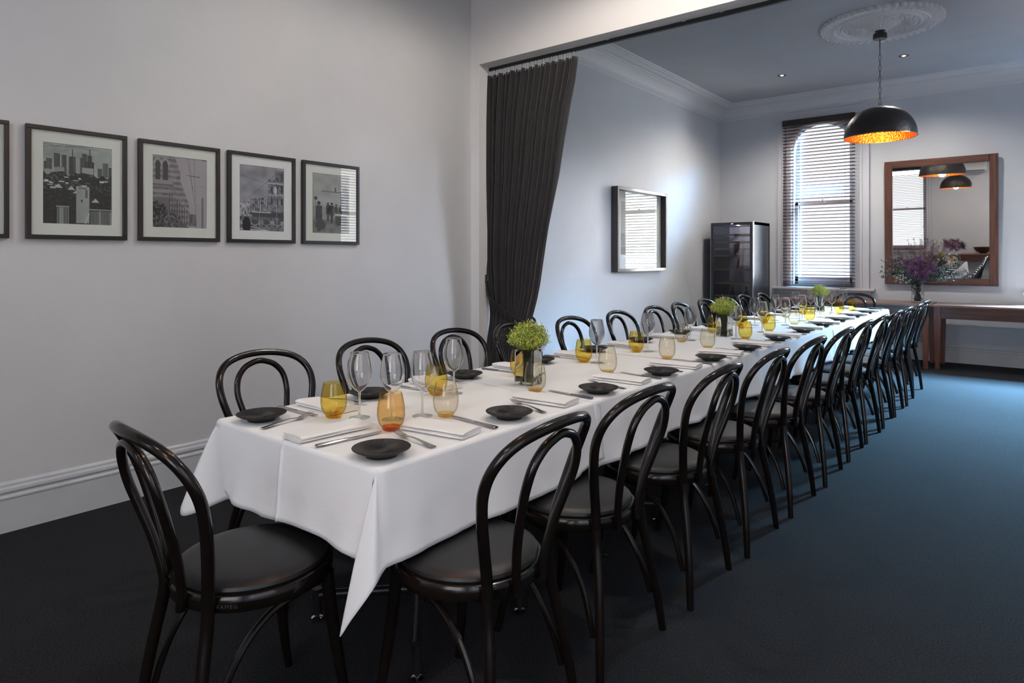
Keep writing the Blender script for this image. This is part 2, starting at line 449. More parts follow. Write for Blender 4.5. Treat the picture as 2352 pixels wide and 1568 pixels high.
# baseboards
BP = [(.0, 0), (.022, 0), (.022, .155), (.026, .160), (.026, .168), (.019, .176), (.019, .183), (.027, .192), (.026, .205), (.012, .214), (.012, .224), (.004, .235), (0, .235)]
def baseboard(name, p0, p1, nrm, m=None):
    p0, p1, nrm = Vector(p0), Vector(p1), Vector(nrm); vs = []
    for p in (p0, p1):
        for d, z in BP: vs.append(p+nrm*d+Vector((0, 0, z)))
    n = len(BP); fs = [(i, (i+1) % n, n+(i+1) % n, n+i) for i in range(n)] + [tuple(range(n)), tuple(range(2*n-1, n-1, -1))]
    struct(MB().add(vs, fs).build(name, m or M['trim'], angle=25))
baseboard('baseboard_left', (XL, YB, 0), (XL, YO0, 0), (1, 0, 0))
baseboard('baseboard_left', (XLF, YO1, 0), (XLF, YF, 0), (1, 0, 0))
baseboard('baseboard_far', (XLF, YF, 0), (XR, YF, 0), (0, -1, 0))
baseboard('baseboard_right', (XR, YO1, 0), (XR, YF, 0), (-1, 0, 0))
baseboard('baseboard_right', (XR, YB, 0), (XR, YO0, 0), (-1, 0, 0))
baseboard('baseboard_back', (XL, YB, 0), (XR, YB, 0), (0, 1, 0))

# cornice around the far room (profile: distance from wall, z)
CP = [(0, 3.350), (.006, 3.350), (.010, 3.362), (.018, 3.366), (.018, 3.376), (.028, 3.380), (.028, 3.392), (.040, 3.402), (.044, 3.414),
      (.052, 3.43), (.070, 3.455), (.098, 3.480), (.125, 3.492), (.128, 3.500), (.150, 3.503), (.155, 3.512), (.190, 3.514), (.205, 3.520), (.222, 3.531),
      (.232, 3.534), (.262, 3.536), (.264, 3.542), (.295, 3.543), (.300, 3.55)]
vs = []; fs = []; n = len(CP)
corners = [(XLF, YO1, 1, 1), (XLF, YF, 1, -1), (XR, YF, -1, -1), (XR, YO1, -1, 1)]
for cx_, cy_, sx_, sy_ in corners:
    for d, z in CP: vs.append((cx_+sx_*d, cy_+sy_*d, z))
for i in range(4):
    j = (i+1) % 4
    for k in range(n-1): fs.append((i*n+k, i*n+k+1, j*n+k+1, j*n+k))
struct(MB().add(vs, fs).build('trim_1', M['cornice'], angle=22))

# ------------------------------------------------------------------ ceiling rose (one plaster relief)
rose_c = (-1.205, 7.10)
def rose_fn(u, v):
    r0 = .045 + .475*v; a = 2*math.pi*u
    d = .012
    r = r0
    def bump(c, wd, h): return h*math.exp(-((r0-c)/wd)**2)
    if r0 < .15: d += .075*(1-(r0/.15)**1.6) + .008*abs(math.sin(10*a))*math.exp(-((r0-.09)/.03)**2)
    d += bump(.155, .008, .018) + bump(.172, .005, .010)
    if .17 < r0 < .33:
        t = (r0-.17)/.16
        e = math.sin(math.pi*t)
        leaf = abs(math.cos(6*a))**.6
        d += e*(.012 + .018*leaf) + .012*e*math.sin(23*a+14*t*math.pi)*math.sin(5*math.pi*t)
        d += .012*noise.noise(Vector((math.cos(a)*r0*70, math.sin(a)*r0*70, 0)))*e*1.5
    d += bump(.335, .009, .024) + bump(.405, .010, .026)
    if .345 < r0 < .395: d += .010*abs(math.sin(12*a+r0*60))*math.sin(math.pi*(r0-.345)/.05)
    if r0 > .415:
        t = (r0-.415)/.105
        k = abs(math.cos(24*a))
        d += .010 + .018*k*t + .010*noise.noise(Vector((math.cos(a)*r0*90, math.sin(a)*r0*90, 3)))
        r = r0 + .022*t*(k**.8) - .006*t
        if v > .985: d = -.004
    return (rose_c[0]+r*math.cos(a), rose_c[1]+r*math.sin(a), ZC-d)
struct(MB().grid(rose_fn, 480, 90).build('trim_2', M['rose'], weld=True, angle=60))

# ------------------------------------------------------------------ downlights
DL = [(-2.495, 8.373, 'recessed ceiling downlight nearer the far left corner of the room'), (-1.196, 8.416, 'recessed ceiling downlight just beyond the ceiling rose'),
      (-2.0, 2.95, 'added unseen ceiling downlight of the near room by the opening, wall side'), (-.3, 2.95, 'added unseen ceiling downlight of the near room by the opening, aisle side'),  # this pair is out of view, added to brighten lintel and near walls
      (-1.7, -.9, 'added unseen ceiling downlight behind the camera, wall side'), (-.3, -1.4, 'added unseen ceiling downlight behind the camera, aisle side')]  # rear pair is invented too, added to brighten the back wall
for x, y, dlab in DL:
    t = thing('downlight', dlab, 'light', (x, y, ZC), 0, 'recessed downlights')
    MB().lathe([(.052, -.001), (.050, -.006), (.046, -.006), (.019, -.0015), (.052, -.001)], 28).build('trim_ring', M['dl_rim'], t)
    MB().lathe([(.0001, -.0055), (.015, -.0052), (.018, -.003), (.019, -.0015)], 24).build('bulb', M['downlight'], t)
    l = bpy.data.lights.new('downlight_glow', 'SPOT'); l.energy = 70 if 2 < y < 4 else 50 if y < 0 else 112; l.color = (1, .90, .80); l.spot_size = R(174) if 2 < y < 4 else R(150); l.spot_blend = .35 if 2 < y < 4 else .7; l.shadow_soft_size = .03
    o = bpy.data.objects.new('downlight_glow', l); C.objects.link(o); o.parent = t; o.location = (0, 0, -.025)

# ------------------------------------------------------------------ pendant lamps
def pendant(loc, label, zc):
    """loc = centre of rim"""
    x, y, z = loc
    t = thing('pendant_lamp', label, 'pendant lamp', (x, y, z), 0, 'dome pendant lamps')
    top = zc-z-.01
    rise = .295
    prof = []
    for k in range(25):
        a = (math.pi/2)*k/24
        prof.append((.312*math.cos(a)**.92 if k < 24 else .004, rise*math.sin(a)**.95))
    inner = [(max(r-.006, .002), max(zz-.006, 0)) for r, zz in prof]
    MB().lathe([(.306, 0)]+[(.313, .001)]+prof, 72).build('dome', M['pend_out'], t)
    MB().lathe(inner, 72).build('inner_lining', M['copper_in'], t, flip=True)
    MB().lathe([(.309, -.003), (.314, -.002), (.314, .005), (.309, .005), (.309, -.003)], 72).build('rim', M['bronze_rim'], t)
    # bulb + holder
    MB().lathe([(.0001, .165), (.018, .168), (.026, .180), (.027, .190), (.023, .202), (.018, .212)], 24).build('bulb', M['bulb'], t)
    MB().lathe([(.018, .210), (.022, .214), (.022, .275), (.018, .288)], 20).build('bulb_holder', M['blackmetal'], t)
    # chain
    ch = MB(); z0 = rise; 
    ch.tube(crom([(.012*math.cos(a), 0, z0+.012+.014*math.sin(a)) for a in np.linspace(0, 2*math.pi, 13)[:-1]], 2, True), .0022, 6, closed=True)
    k = 0; zz = z0+.022; L = .058
    while zz + L < top-.06-.05:
        ax = k % 2
        pts = []
        for a in np.linspace(0, 2*math.pi, 17)[:-1]:
            dx = .0085*math.cos(a); dz = (L/2-.0085)*(1 if math.sin(a) >= 0 else -1)+.0085*math.sin(a)
            pts.append((dx*(1-ax), dx*ax, zz+L/2+dz))
        ch.tube(pts, .0021, 6, closed=True); zz += L-.005; k += 1
    ch.build('chain', M['blackmetal'], t)
    MB().tube([(0, 0, zz), (0, 0, top-.05)], .004, 8).build('stem', M['blackmetal'], t)
    MB().lathe([(.0001, top-.055), (.055, top-.055), (.060, top-.05), (.060, top-.005), (.055, top), (.0001, top)], 36).build('ceiling_cap', M['blackmetal'], t)
    l = bpy.data.lights.new('pendant_glow', 'POINT'); l.energy = 7; l.color = (1, .70, .42); l.shadow_soft_size = .05
    o = bpy.data.objects.new('pendant_glow', l); C.objects.link(o); o.parent = t; o.location = (0, 0, .02)
    return t
pendant((-1.211, 7.12, 2.455), 'black hammered dome pendant with glowing copper inside, hanging from the ceiling rose', ZC-.085)
pendant((-1.52, 1.35, 2.45), 'black dome pendant above the near end of the table, seen in the mirror', ZC)

# ------------------------------------------------------------------ framed photographs
def raster(kind, W=132, H=176):
    rng = np.random.RandomState(kind*7+1)
    yy, xx = np.mgrid[0:H, 0:W]; X = xx/(W-1.); Y = yy/(H-1.)     # Y down
    def nz(sx, sy, amp, seed):
        r = np.random.RandomState(seed); g = r.rand(sy+2, sx+2)
        fx = X*sx; fy = Y*sy; ix = fx.astype(int); iy = fy.astype(int); tx = fx-ix; ty = fy-iy
        tx = tx*tx*(3-2*tx); ty = ty*ty*(3-2*ty)
        return amp*((g[iy, ix]*(1-tx)+g[iy, ix+1]*tx)*(1-ty)+(g[iy+1, ix]*(1-tx)+g[iy+1, ix+1]*tx)*ty-.5)
    g = np.zeros((H, W))
    def rect(x0, x1, y0, y1, v):
        m_ = (X >= x0) & (X < x1) & (Y >= y0) & (Y < y1); g[m_] = v if np.isscalar(v) else v[m_]
    def poly(mask, v): g[mask] = v if np.isscalar(v) else v[mask]
    def line(x0, y0, x1, y1, wd, v):
        dx, dy = x1-x0, y1-y0; L2 = dx*dx+dy*dy
        t = np.clip(((X-x0)*dx+(Y-y0)*dy)/L2, 0, 1); d = np.hypot((X-x0-t*dx), (Y-y0-t*dy)*1.33); g[d < wd] = v
    if kind == 1:
        g[:] = .32+nz(5, 7, .16, 3)+nz(12, 14, .08, 4)+.10*Y
        line(0, .06, 1, -.03, .004, .12); line(0, .03, .8, .04, .004, .15); line(0, .17, .6, .0, .003, .2)
        for x0, x1, y0, v in ((.02, .09, .24, .04), (.05, .13, .20, .07), (.16, .24, .13, .05), (.26, .33, .14, .045), (.20, .30, .29, .18), (.36, .46, .15, .04), (.41, .425, .06, .05),
                              (.52, .60, .16, .07), (.55, .62, .10, .05), (.63, .70, .12, .05), (.66, .675, .04, .04), (.60, .73, .20, .03), (.78, .85, .27, .07), (.86, .94, .20, .10), (.95, 1.01, .25, .04)):
            rect(x0, x1, y0, .38, v)
            for q in np.arange(x0+.01, x1-.005, .02): rect(q, q+.006, y0+.01, .38, v+.07)
        rect(.03, .14, .33, .40, .30); rect(.55, .72, .28, .36, .34); rect(.16, .3, .30, .36, .26)
        tr = .02+np.clip(nz(30, 40, .28, 5)+nz(60, 80, .22, 6), 0, 1)*.5
        poly(Y > .37+nz(14, 3, .06, 8), tr)
        for _ in range(26):
            a, b_ = rng.rand(), .38+.22*rng.rand(); rect(a, a+.03+.05*rng.rand(), b_, b_+.008+.012*rng.rand(), .25+.4*rng.rand())
        poly((Y > .56+.03*np.sin(X*9)), .018+np.clip(nz(40, 50, .05, 9), 0, 1))
        for a, b_ in ((.22, .50), (.40, .52), (.48, .56), (.75, .66)):
            poly((abs(X-a) < (Y-b_)*1.2) & (Y < b_+.05) & (Y > b_), .45)
        rect(.47, .66, .52, .98, .33+nz(6, 10, .12, 10)); rect(.50, .62, .53, .55, .15); rect(.60, .635, .56, .66, .12)
        poly((X > .54) & (X < .56) & (Y > .68) & (Y < .72), .05)
        for q in np.arange(.20, .36, .022): rect(q, q+.009, .79, 1.01, .38)
        for q in np.arange(.68, 1.0, .024): rect(q, q+.010, .82, 1.01, .36)
        rect(.19, .37, .775, .785, .4); rect(.66, 1.0, .80, .81, .38)
        line(.60, .98, .66, .86, .008, .5)
    elif kind == 2:
        g[:] = .34+nz(4, 5, .03, 3)
        edge = .42+.33*np.clip(Y-.0, 0, 1)**.8
        poly(X < .52-.0*Y, 0)
        bld = X < np.where(Y < .25, .40+.45*Y, np.where(Y < .33, .50, np.where(Y < .62, .50+.50*(Y-.33), .66)))
        poly(bld, .20+nz(20, 26, .10, 11)+.06*np.sin(Y*80))
        poly(~bld, .34+nz(4, 5, .03, 3))
        rect(0, .30, .0, .04, .28); rect(0, .36, .32, .40, .26); rect(0, .38, .40, .42, .12); rect(0, .34, .48, .52, .27)
        for a in (.06, .19):
            poly(((X-a-.04)**2/.0022+((Y-.14)**2)/.004 < 1) | ((abs(X-a-.04) < .045) & (Y > .14) & (Y < .34)), .05)
            poly((((X-a-.04)/.07)**2+((Y-.13)/.09)**2 < 1) & (((X-a-.04)/.055)**2+((Y-.13)/.07)**2 > 1) & (Y < .15), .34)
        for k in range(9):
            x0 = .30+k*.045; rect(x0, x0+.016, .50+.035*k, .95, .08)
        rect(.0, .3, .58, .80, .14+0*X)
        poly(((X-.10)/.18)**2+((Y-.85)/.22)**2 < 1, np.clip(.06+nz(40, 50, .22, 12), .02, .4))
        poly(((X-.36)/.16)**2+((Y-.93)/.14)**2 < 1, np.clip(.10+nz(40, 50, .22, 14), .02, .4))
        line(.76, 0, .80, 1, .016, .22); line(.765, 0, .805, 1, .004, .42); line(.63, .25, .86, .26, .007, .08)
        line(.62, 0, .74, .5, .003, .1); line(.66, 0, .76, .62, .003, .1); line(.85, .1, .85, .7, .002, .18); line(.80, .4, 1, .39, .002, .18)
        rect(.90, .935, .55, 1.01, .16); rect(.45, .62, .93, 1.01, .10); rect(.9, 1.01, .0, .02, .15)
        rect(.66, .80, .80, .97, .12+nz(20, 20, .14, 15))
    elif kind == 3:
        g[:] = .30+nz(4, 8, .18, 3)+nz(9, 18, .08, 4)-.05*Y
        line(.0, .16, .55, .25, .003, .08); line(.2, .5, .85, .08, .004, .08)
        bt = .50+nz(10, 2, .04, 6)
        poly((X > .22) & (X < .68) & (Y > .52-.16*(X-.22)) & (Y < .76), np.clip(.24+nz(40, 30, .5, 8), .03, .8))
        for q in np.arange(.25, .66, .045): rect(q, q+.014, .50, .74, .06)
        poly((X > .64) & (Y > .19) & (Y < .78), np.clip(.17+nz(30, 50, .22, 9), .04, .5))
        poly((X > .80) & (Y > .04) & (Y < .3), np.clip(.14+nz(20, 30, .2, 10), .04, .5))
        rect(.64, 1.01, .24, .26, .4); rect(.64, 1.01, .42, .435, .36)
        for a in (.70, .82, .93):
            for b_ in (.30, .48): rect(a, a+.04, b_, b_+.10, .04)
        poly(((X-.80)/.04)**2+((Y-.36)/.06)**2 < 1, .5)
        rect(0, .22, .56, .78, np.clip(.25+nz(30, 30, .5, 12), .03, .8))
        rect(.28, 1.01, .70, .80, .06); rect(.28, .7, .70, .715, .45); rect(.0, 1.01, .78, .84, .12+nz(30, 8, .2, 15))
        poly(Y > .88, .15+nz(14, 8, .12, 13)); line(.0, .97, .6, .99, .008, .55); line(.25, .93, .7, 1.0, .006, .5)
        for a, v in ((.04, .35), (.24, .30), (.50, .22), (.75, .28)):
            poly((((X-a-.10)/.115)**2+((Y-.885)/.035)**2 < 1), v); poly((((X-a-.10)/.075)**2+((Y-.86)/.04)**2 < 1), .07)
            poly((((X-a-.04)/.022)**2+((Y-.915)/.014)**2 < 1) | (((X-a-.165)/.022)**2+((Y-.915)/.014)**2 < 1), .02)
        poly(((X-.16)/.09)**2+((Y-.91)/.12)**2 < 1, .012)
        line(.82, .4, .84, .95, .005, .4); line(.44, .6, .44, .85, .004, .3)
    elif kind == 4:
        g[:] = .34+nz(5, 9, .12, 3)-.05*Y
        poly(Y > .56, .24+nz(12, 16, .10, 4)); poly(Y > .76, .17+nz(12, 16, .10, 6))
        rect(.25, .8, .29, .305, .14); rect(.60, .64, .22, .29, .10); rect(.02, .035, .2, .7, .2)
        poly(((X-.88)/.12)**2+((Y-.38)/.18)**2 < 1, .20); rect(.76, 1.01, .35, .6, .16+nz(20, 20, .12, 7))
        for a, b_, s_ in ((.18, .50, 1.3), (.42, .50, .8), (.52, .50, .9), (.64, .52, .8), (.75, .55, .7)):
            poly(((X-a)/(.035*s_))**2+((Y-b_)/(.028*s_))**2 < 1, .05)
            poly((abs(X-a) < .065*s_) & (Y > b_+.03*s_) & (Y < b_+.22*s_), .05+nz(20, 20, .08, 9)); poly((abs(X-a) < .035*s_) & (Y > b_+.2*s_) & (Y < b_+.36*s_), .06)
        poly(((X-.10)/.045)**2+((Y-.42)/.03)**2 < 1, .06); rect(.095, .105, .45, .6, .1)
        rect(.6, .95, .66, .70, .38); rect(.62, .93, .70, .86, .07); poly(((X-.22)/.14)**2+((Y-.86)/.08)**2 < 1, .06)
    else:
        g[:] = .42+nz(4, 6, .06, 3)
        poly(Y > .62+nz(6, 2, .1, 5), .30+nz(14, 20, .10, 6)); poly(Y > .86, .24+nz(16, 16, .1, 8))
        poly((abs(X-.55) < .06+.10*Y) & (Y > .45), .36+nz(10, 20, .06, 9)); line(.45, .5, .6, .95, .012, .5)
    return np.clip(g, .008, .95)

def print_mesh(kind, parent, W, Hh, mx, tint, name='photo_print'):
    """flat print: fine grid with one colour per vertex"""
    img = raster(kind); H_, W_ = img.shape
    vs = []; cols = []
    for j in range(H_):
        for i in range(W_):
            vs.append(tuple(mx @ Vector((W*(i/(W_-1)-.5), 0, Hh*(.5-j/(H_-1)))))); v = img[j, i]
            cols += [v*tint[0], v*tint[1], v*tint[2], 1]
    b = MB().add(vs, [(j*W_+i, j*W_+i+1, (j+1)*W_+i+1, (j+1)*W_+i) for j in range(H_-1) for i in range(W_-1)])
    m = mat('print_%d' % kind, rough=.5, spec=.3)
    at = nn(m, 'ShaderNodeAttribute', attribute_name='ink'); lk(m, at, 'Color', m.node_tree.nodes['Principled BSDF'], 'Base Color')
    o = b.build(name, m, parent, smooth=False)
    ca = o.data.color_attributes.new('ink', 'FLOAT_COLOR', 'POINT'); ca.data.foreach_set('color', cols)
    return o

def framed(kind, yc, zc, x, w_, h_, pw, ph, fw, depth, label, group, fm, mb_, tint, pz=0., name='framed_photograph', off=0.):
    """picture on a left wall (faces +X); local: x = along +Y wall, y = out of the wall (-), z up"""
    t = thing(name, label, 'picture', (x, yc, zc), R(90), group)
    # local frame: local x -> +Y world, local y -> -X world ; so room side is local -y
    f = MB()
    f.box(-w_/2, w_/2, -depth, -off, h_/2-fw, h_/2); f.box(-w_/2, w_/2, -depth, -off, -h_/2, -h_/2+fw)
    f.box(-w_/2, -w_/2+fw, -depth, -off, -h_/2+fw, h_/2-fw); f.box(w_/2-fw, w_/2, -depth, -off, -h_/2+fw, h_/2-fw)
    f.build('frame', fm, t, smooth=False, bevel=.0015)
    back = .006+off
    a, c_ = w_/2-fw, h_/2-fw
    m_ = MB(); z0, z1 = pz-ph/2, pz+ph/2
    m_.box(-a, a, -back-.006, -back, z1, c_); m_.box(-a, a, -back-.006, -back, -c_, z0)
    m_.box(-a, -pw/2, -back-.006, -back, z0, z1); m_.box(pw/2, a, -back-.006, -back, z0, z1)
    m_.build('mat_board', mb_, t, smooth=False)
    print_mesh(kind, t, pw+.004, ph+.004, Matrix.Translation((0, -back-.002, pz)), tint)
    MB().box(-a, a, -min(depth-.006, back+.012)-.002, -min(depth-.006, back+.012), -c_, c_).build('glazing', M['printglass'] if off or kind == 6 else M['picglass'], t, smooth=False)
    return t
GP = 'black framed photographs along the near wall'
ZP = 1.669
framed(5, .677, ZP, XL, .45, .556, .30, .39, .019, .026, 'black framed photograph at the camera end, cut off by the picture edge', GP, M['framewood'], M['matboard'], (1, 1, 1.02))
framed(1, 1.192, ZP, XL, .448, .556, .305, .40, .021, .026, 'black framed photograph of a city skyline above trees and a picket fence', GP, M['framewood'], M['matboard'], (.90, 1.0, .97))
framed(2, 1.699, ZP, XL, .450, .554, .300, .40, .021, .026, 'black framed photograph of an ornate corner building and a utility pole', GP, M['framewood'], M['matboard'], (1.0, .93, 1.02))
framed(3, 2.202, ZP, XL, .456, .556, .300, .405, .021, .026, 'black framed photograph of a shop street with parked cars and cloudy sky', GP, M['framewood'], M['matboard2'], (.96, .97, 1.12))
framed(4, 2.715, ZP, XL, .460, .556, .300, .405, .021, .026, 'black framed photograph of people in a street, closest to the curtain', GP, M['framewood'], M['matboard'], (.98, 1.02, 1.02))
framed(6, 7.10, 1.622, XLF, 1.25, .975, .86, .62, .035, .085, 'deep brown box framed print on the far wall beyond the curtain', None, M['brown_frame'], M['matboard2'], (1.0, .93, .82), .02, 'framed_print')

# ------------------------------------------------------------------ curtain, rail, tieback
YC = 4.300
rail = thing('curtain_rail', 'black curtain rail fixed under the beam of the wide opening', 'curtain rail')
MB().box(-3.74, 1.48, 4.276, 4.302, 2.915, 2.943).build('rail', M['blackmetal'], rail, smooth=False, bevel=.002)
for x in (-2.73, -2.54, -1.93, -1.66, -.9): MB().box(x-.012, x+.012, 4.270, 4.306, 2.938, 2.950).build('bracket', M['steel_strip'], rail, smooth=False)
cur = thing('curtain', 'charcoal pleated floor length curtain tied back beside the wide opening', 'curtain')
keys = [(2.875, -3.77, -2.838, .028, YC), (2.70, -3.77, -2.868, .038, YC), (2.50, -3.77, -2.918, .044, YC), (2.26, -3.77, -2.964, .047, YC), (1.96, -3.77, -3.011, .048, YC),
        (1.55, -3.77, -3.102, .048, YC), (1.27, -3.765, -3.153, .046, YC), (1.08, -3.75, -3.186, .042, YC), (.95, -3.725, -3.215, .036, YC-.005), (.82, -3.70, -3.250, .032, YC-.015),
        (.74, -3.690, -3.270, .034, YC-.03), (.62, -3.695, -3.265, .038, YC-.05), (.35, -3.712, -3.24, .042, YC-.075), (.012, -3.717, -3.21, .044, YC-.085)]
kz = np.array([k[0] for k in keys])[::-1]
def kk(z, i): return float(np.interp(z, kz, np.array([k[i] for k in keys])[::-1]))
NF = 15
def cur_fn(u, v):
    z = 2.875 + (.012-2.875)*v
    L_, R_, A, yc = kk(z, 1), kk(z, 2), kk(z, 3), kk(z, 4)
    sl = math.exp(-((z-.86)/.16)**2)
    ph = 2*math.pi*NF*u + .9*math.sin(3.1*u*6) + .5*math.sin(z*2.1+u*9)
    env = .55+.45*abs(math.sin(7.3*u*math.pi+.4))
    right = 1/(1+math.exp(-(u-.84)*40)) * max(0, min(1, (2.5-z)/1.2))
    a_ = A*env*(1-.75*right)
    y = yc + a_*math.sin(ph) + .012*math.sin(2*ph+1.3)*env*(1-right)
    x = L_+(R_-L_)*u + .010*math.cos(ph)*env*(1-right)
    y -= .035*right*math.sin(math.pi*min(1, (u-.78)/.22 if u > .78 else 0))
    x += .03*sl*math.sin(u*math.pi)*0
    return (x, y, z)
MB().grid(cur_fn, 420, 90).build('drape', M['curtain'], cur, solid=.0025, angle=80)
for i in range(34):
    x = -3.725 + (.865)*i/33 + .004*math.sin(i*2.3)
    g = MB().box(x-.0055, x+.0055, 4.284, 4.296, 2.872, 2.917)
    g.tube([(x, 4.282, 2.888), (x, 4.279, 2.870), (x, 4.284, 2.855)], .0018, 5)
    g.build('glider', M['white'], cur, smooth=False)
tb = thing('curtain_tieback', 'black rope tieback looped around the charcoal curtain', 'tieback')
rope = crom([(-3.722, 4.236, 1.118), (-3.714, 4.234, 1.05), (-3.700, 4.228, .995), (-3.675, 4.222, .962), (-3.60, 4.218, .918), (-3.49, 4.214, .862), (-3.38, 4.212, .808), (-3.30, 4.222, .775), (-3.258, 4.265, .764), (-3.262, 4.325, .775),
             (-3.36, 4.352, .83), (-3.55, 4.356, .94), (-3.69, 4.345, 1.04), (-3.722, 4.292, 1.10)], 8, True)
MB().tube(rope, .010, 10, closed=True).build('rope', M['rope'], tb)
hb = MB().tube(crom([(-3.727, 4.235, 1.135), (-3.708, 4.235, 1.130), (-3.698, 4.235, 1.118), (-3.702, 4.235, 1.106), (-3.712, 4.235, 1.108)], 5), .0028, 8)
hb.box(-3.728, -3.7255, 4.225, 4.245, 1.12, 1.15)
tag(hb.build('wall_hook', M['chrome']), 'small metal hook on the opening reveal holding the tieback', 'hook')

# ------------------------------------------------------------------ chairs
def mir(pts, s): return [(p[0]*s,)+tuple(p[1:]) for p in pts]
def make_chair():
    t = thing('bentwood_chair', '', 'chair', group='black bentwood chairs around the long table')
    leg_b = [(.200, -.235, 0, .0125), (.180, -.222, .14, .0145), (.157, -.203, .28, .0155), (.142, -.186, .38, .016), (.138, -.180, .44, .016)]
    hoop = [(.138, -.180, .44, .016), (.143, -.182, .50, .0158), (.164, -.191, .58, .0155), (.190, -.206, .66, .015), (.208, -.224, .73, .015), (.208, -.247, .785, .0145), (.188, -.273, .829, .0145), (.148, -.297, .859, .0145), (.082, -.317, .877, .0145), (0, -.325, .883, .0145)]
    for s in (-1, 1):
        MB().tube(crom(mir(leg_b, s), 4), .016, 12).build('leg', M['bent'], t)
    full = mir(hoop, -1)[:-1] + hoop[::-1]
    MB().tube(crom(full, 5), .015, 14).build('back_hoop', M['bent'], t)
    inn = [(.058, -.214, .425, .0125), (.062, -.214, .48, .0125), (.080, -.232, .57, .0125), (.102, -.260, .66, .0125), (.113, -.281, .725, .0125), (.103, -.297, .785, .0125), (.070, -.308, .826, .0125), (.03, -.313, .844, .0125), (0, -.314, .849, .0125)]
    MB().tube(crom(mir(inn, -1)[:-1]+inn[::-1], 5), .0125, 12).build('inner_hoop', M['bent'], t)
    leg_f = [(.180, .200, 0, .0115), (.168, .180, .10, .0140), (.156, .160, .24, .0165), (.148, .147, .36, .0175), (.145, .142, .43, .0175)]
    for s in (-1, 1):
        MB().tube(crom(mir(leg_f, s), 4), .016, 12).build('leg', M['bent'], t)
        br = [(.140, .125, .408), (.150, .05, .402), (.158, -.03, .385), (.165, -.10, .335), (.170, -.150, .26), (.176, -.178, .19), (.180, -.197, .125)]
        MB().tube(crom(mir(br, s), 4), .0095, 8).build('brace', M['bent'], t)
    MB().lathe([(.165, .424), (.207, .424), (.212, .430), (.213, .455), (.208, .464), (.199, .467), (.165, .467), (.165, .424)], 64).build('seat_ring', M['bent'], t)
    MB().lathe([(.150, .462), (.196, .466), (.199, .472), (.196, .480), (.186, .486), (.165, .490), (.12, .494), (.06, .496), (.0005, .497)], 64).build('seat_pad', M['vinyl'], t)
    return t
chairs = Repeat(make_chair())
head = chairs.place((-1.700, .957, 0), R(-4), 'black bentwood chair at the near head of the table, closest to the camera')
# maker's lettering pressed into the seat ring of the head chair
txt = bpy.data.curves.new('maker_mark', 'FONT'); txt.body = 'FAMEG'; txt.size = .0135; txt.space_character = 1.25; txt.extrude = .0003; txt.align_x = 'CENTER'; txt.align_y = 'CENTER'
txt.materials.append(M['mark'])
tmp = bpy.data.objects.new('lettering', txt); C.objects.link(tmp)
dg = bpy.context.evaluated_depsgraph_get(); tme = bpy.data.meshes.new_from_object(tmp.evaluated_get(dg))
bpy.data.objects.remove(tmp)
to = bpy.data.objects.new('maker_mark', tme); C.objects.link(to); to.parent = head
an = R(-42); to.location = (.2134*math.cos(an), .2134*math.sin(an), .4425); to.rotation_euler = (R(90), 0, an+R(90))
rx = [-1.270, -1.271, -1.245, -1.225, -1.205, -1.190, -1.190, -1.180, -1.175, -1.165, -1.155, -1.165]
ry = [1.370, 1.913, 2.481, 3.038, 3.615, 4.185, 4.777, 5.304, 5.83, 6.29, 6.81, 7.365]
jit = [2, -1.5, 1, 0, -1, 1, 0, -2, 1, 0, 1, -3]
for i in range(12):
    lab = 'black bentwood chair on the aisle side, ' + ('nearest the camera' if i == 0 else 'at the far end of its row' if i == 11 else ORD[i]+' from the near end')
    chairs.place((rx[i], ry[i], 0), R(90+jit[i]), lab)
lx = [-2.345, -2.320, -2.300, -2.26, -2.215, -2.215, -2.22, -2.245, -2.27, -2.22, -2.24, -2.19]
ly = [1.515, 2.085, 2.675, 3.16, 3.731, 4.38, 4.98, 5.535, 6.17, 6.60, 7.13, 7.60]
ljit = [-1, 2, 0, 3, -1, 1, -2, 2, 0, 1, -2, 3]
for i in range(12):
    lab = 'black bentwood chair on the wall side, ' + ('nearest the camera' if i == 0 else 'at the far end of its row' if i == 11 else ORD[i]+' from the near end')
    chairs.place((lx[i], ly[i], 0), R(-90+ljit[i]), lab)
chairs.place((-1.655, 7.96, 0), R(180), 'black bentwood chair at the far head of the table, back to the window')

# ------------------------------------------------------------------ tables and cloths
SK = .0115
def xr(y): return -1.344+SK*(y-1.1)
def xl(y): return -2.168+SK*(y-1.1)
YS = [1.10, 2.15, 3.24, 4.41, 5.60, 6.79, 7.86]
ZT = .750
for i in range(6):
    y0, y1 = YS[i], YS[i+1]; cy = (y0+y1)/2; cx = (xr(cy)+xl(cy))/2
    t = thing('cafe_table', 'black pedestal table under the %s tablecloth from the near end' % ORD[i], 'table', (cx, cy, 0), R(-.66), 'pedestal tables pushed together')
    hw = .405; hl = (y1-y0)/2-.008
    MB().box(-hw, hw, -hl, hl, ZT-.028, ZT-.004).build('tabletop', M['tablewood'], t, smooth=False, bevel=.004)
    MB().lathe([(.028, .06), (.028, .70)], 24, cap=True).lathe([(.036, .07), (.036, .15)], 24, cap=True).lathe([(.03, .70), (.16, .715), (.16, .7215)], 24, cap=True).build('column', M['blackmetal'], t)
    ar = MB()
    for sx in (-1, 1):
        for sy in (-1, 1):
            ex, ey = sx*.265, sy*.25
            ar.tube([(0, 0, .105), (ex, ey, .092)], .016, 12)
            ar.tube([(ex, ey, .115), (ex, ey, .03)], .017, 12)
            MB().lathe([(.0001, .0), (.019, .0), (.020, .012), (.008, .016), (.008, .03), (.0001, .03)], 14, ex, ey).build('glide', M['chrome'], t)
    ar.build('foot_frame', M['blackmetal'], t)

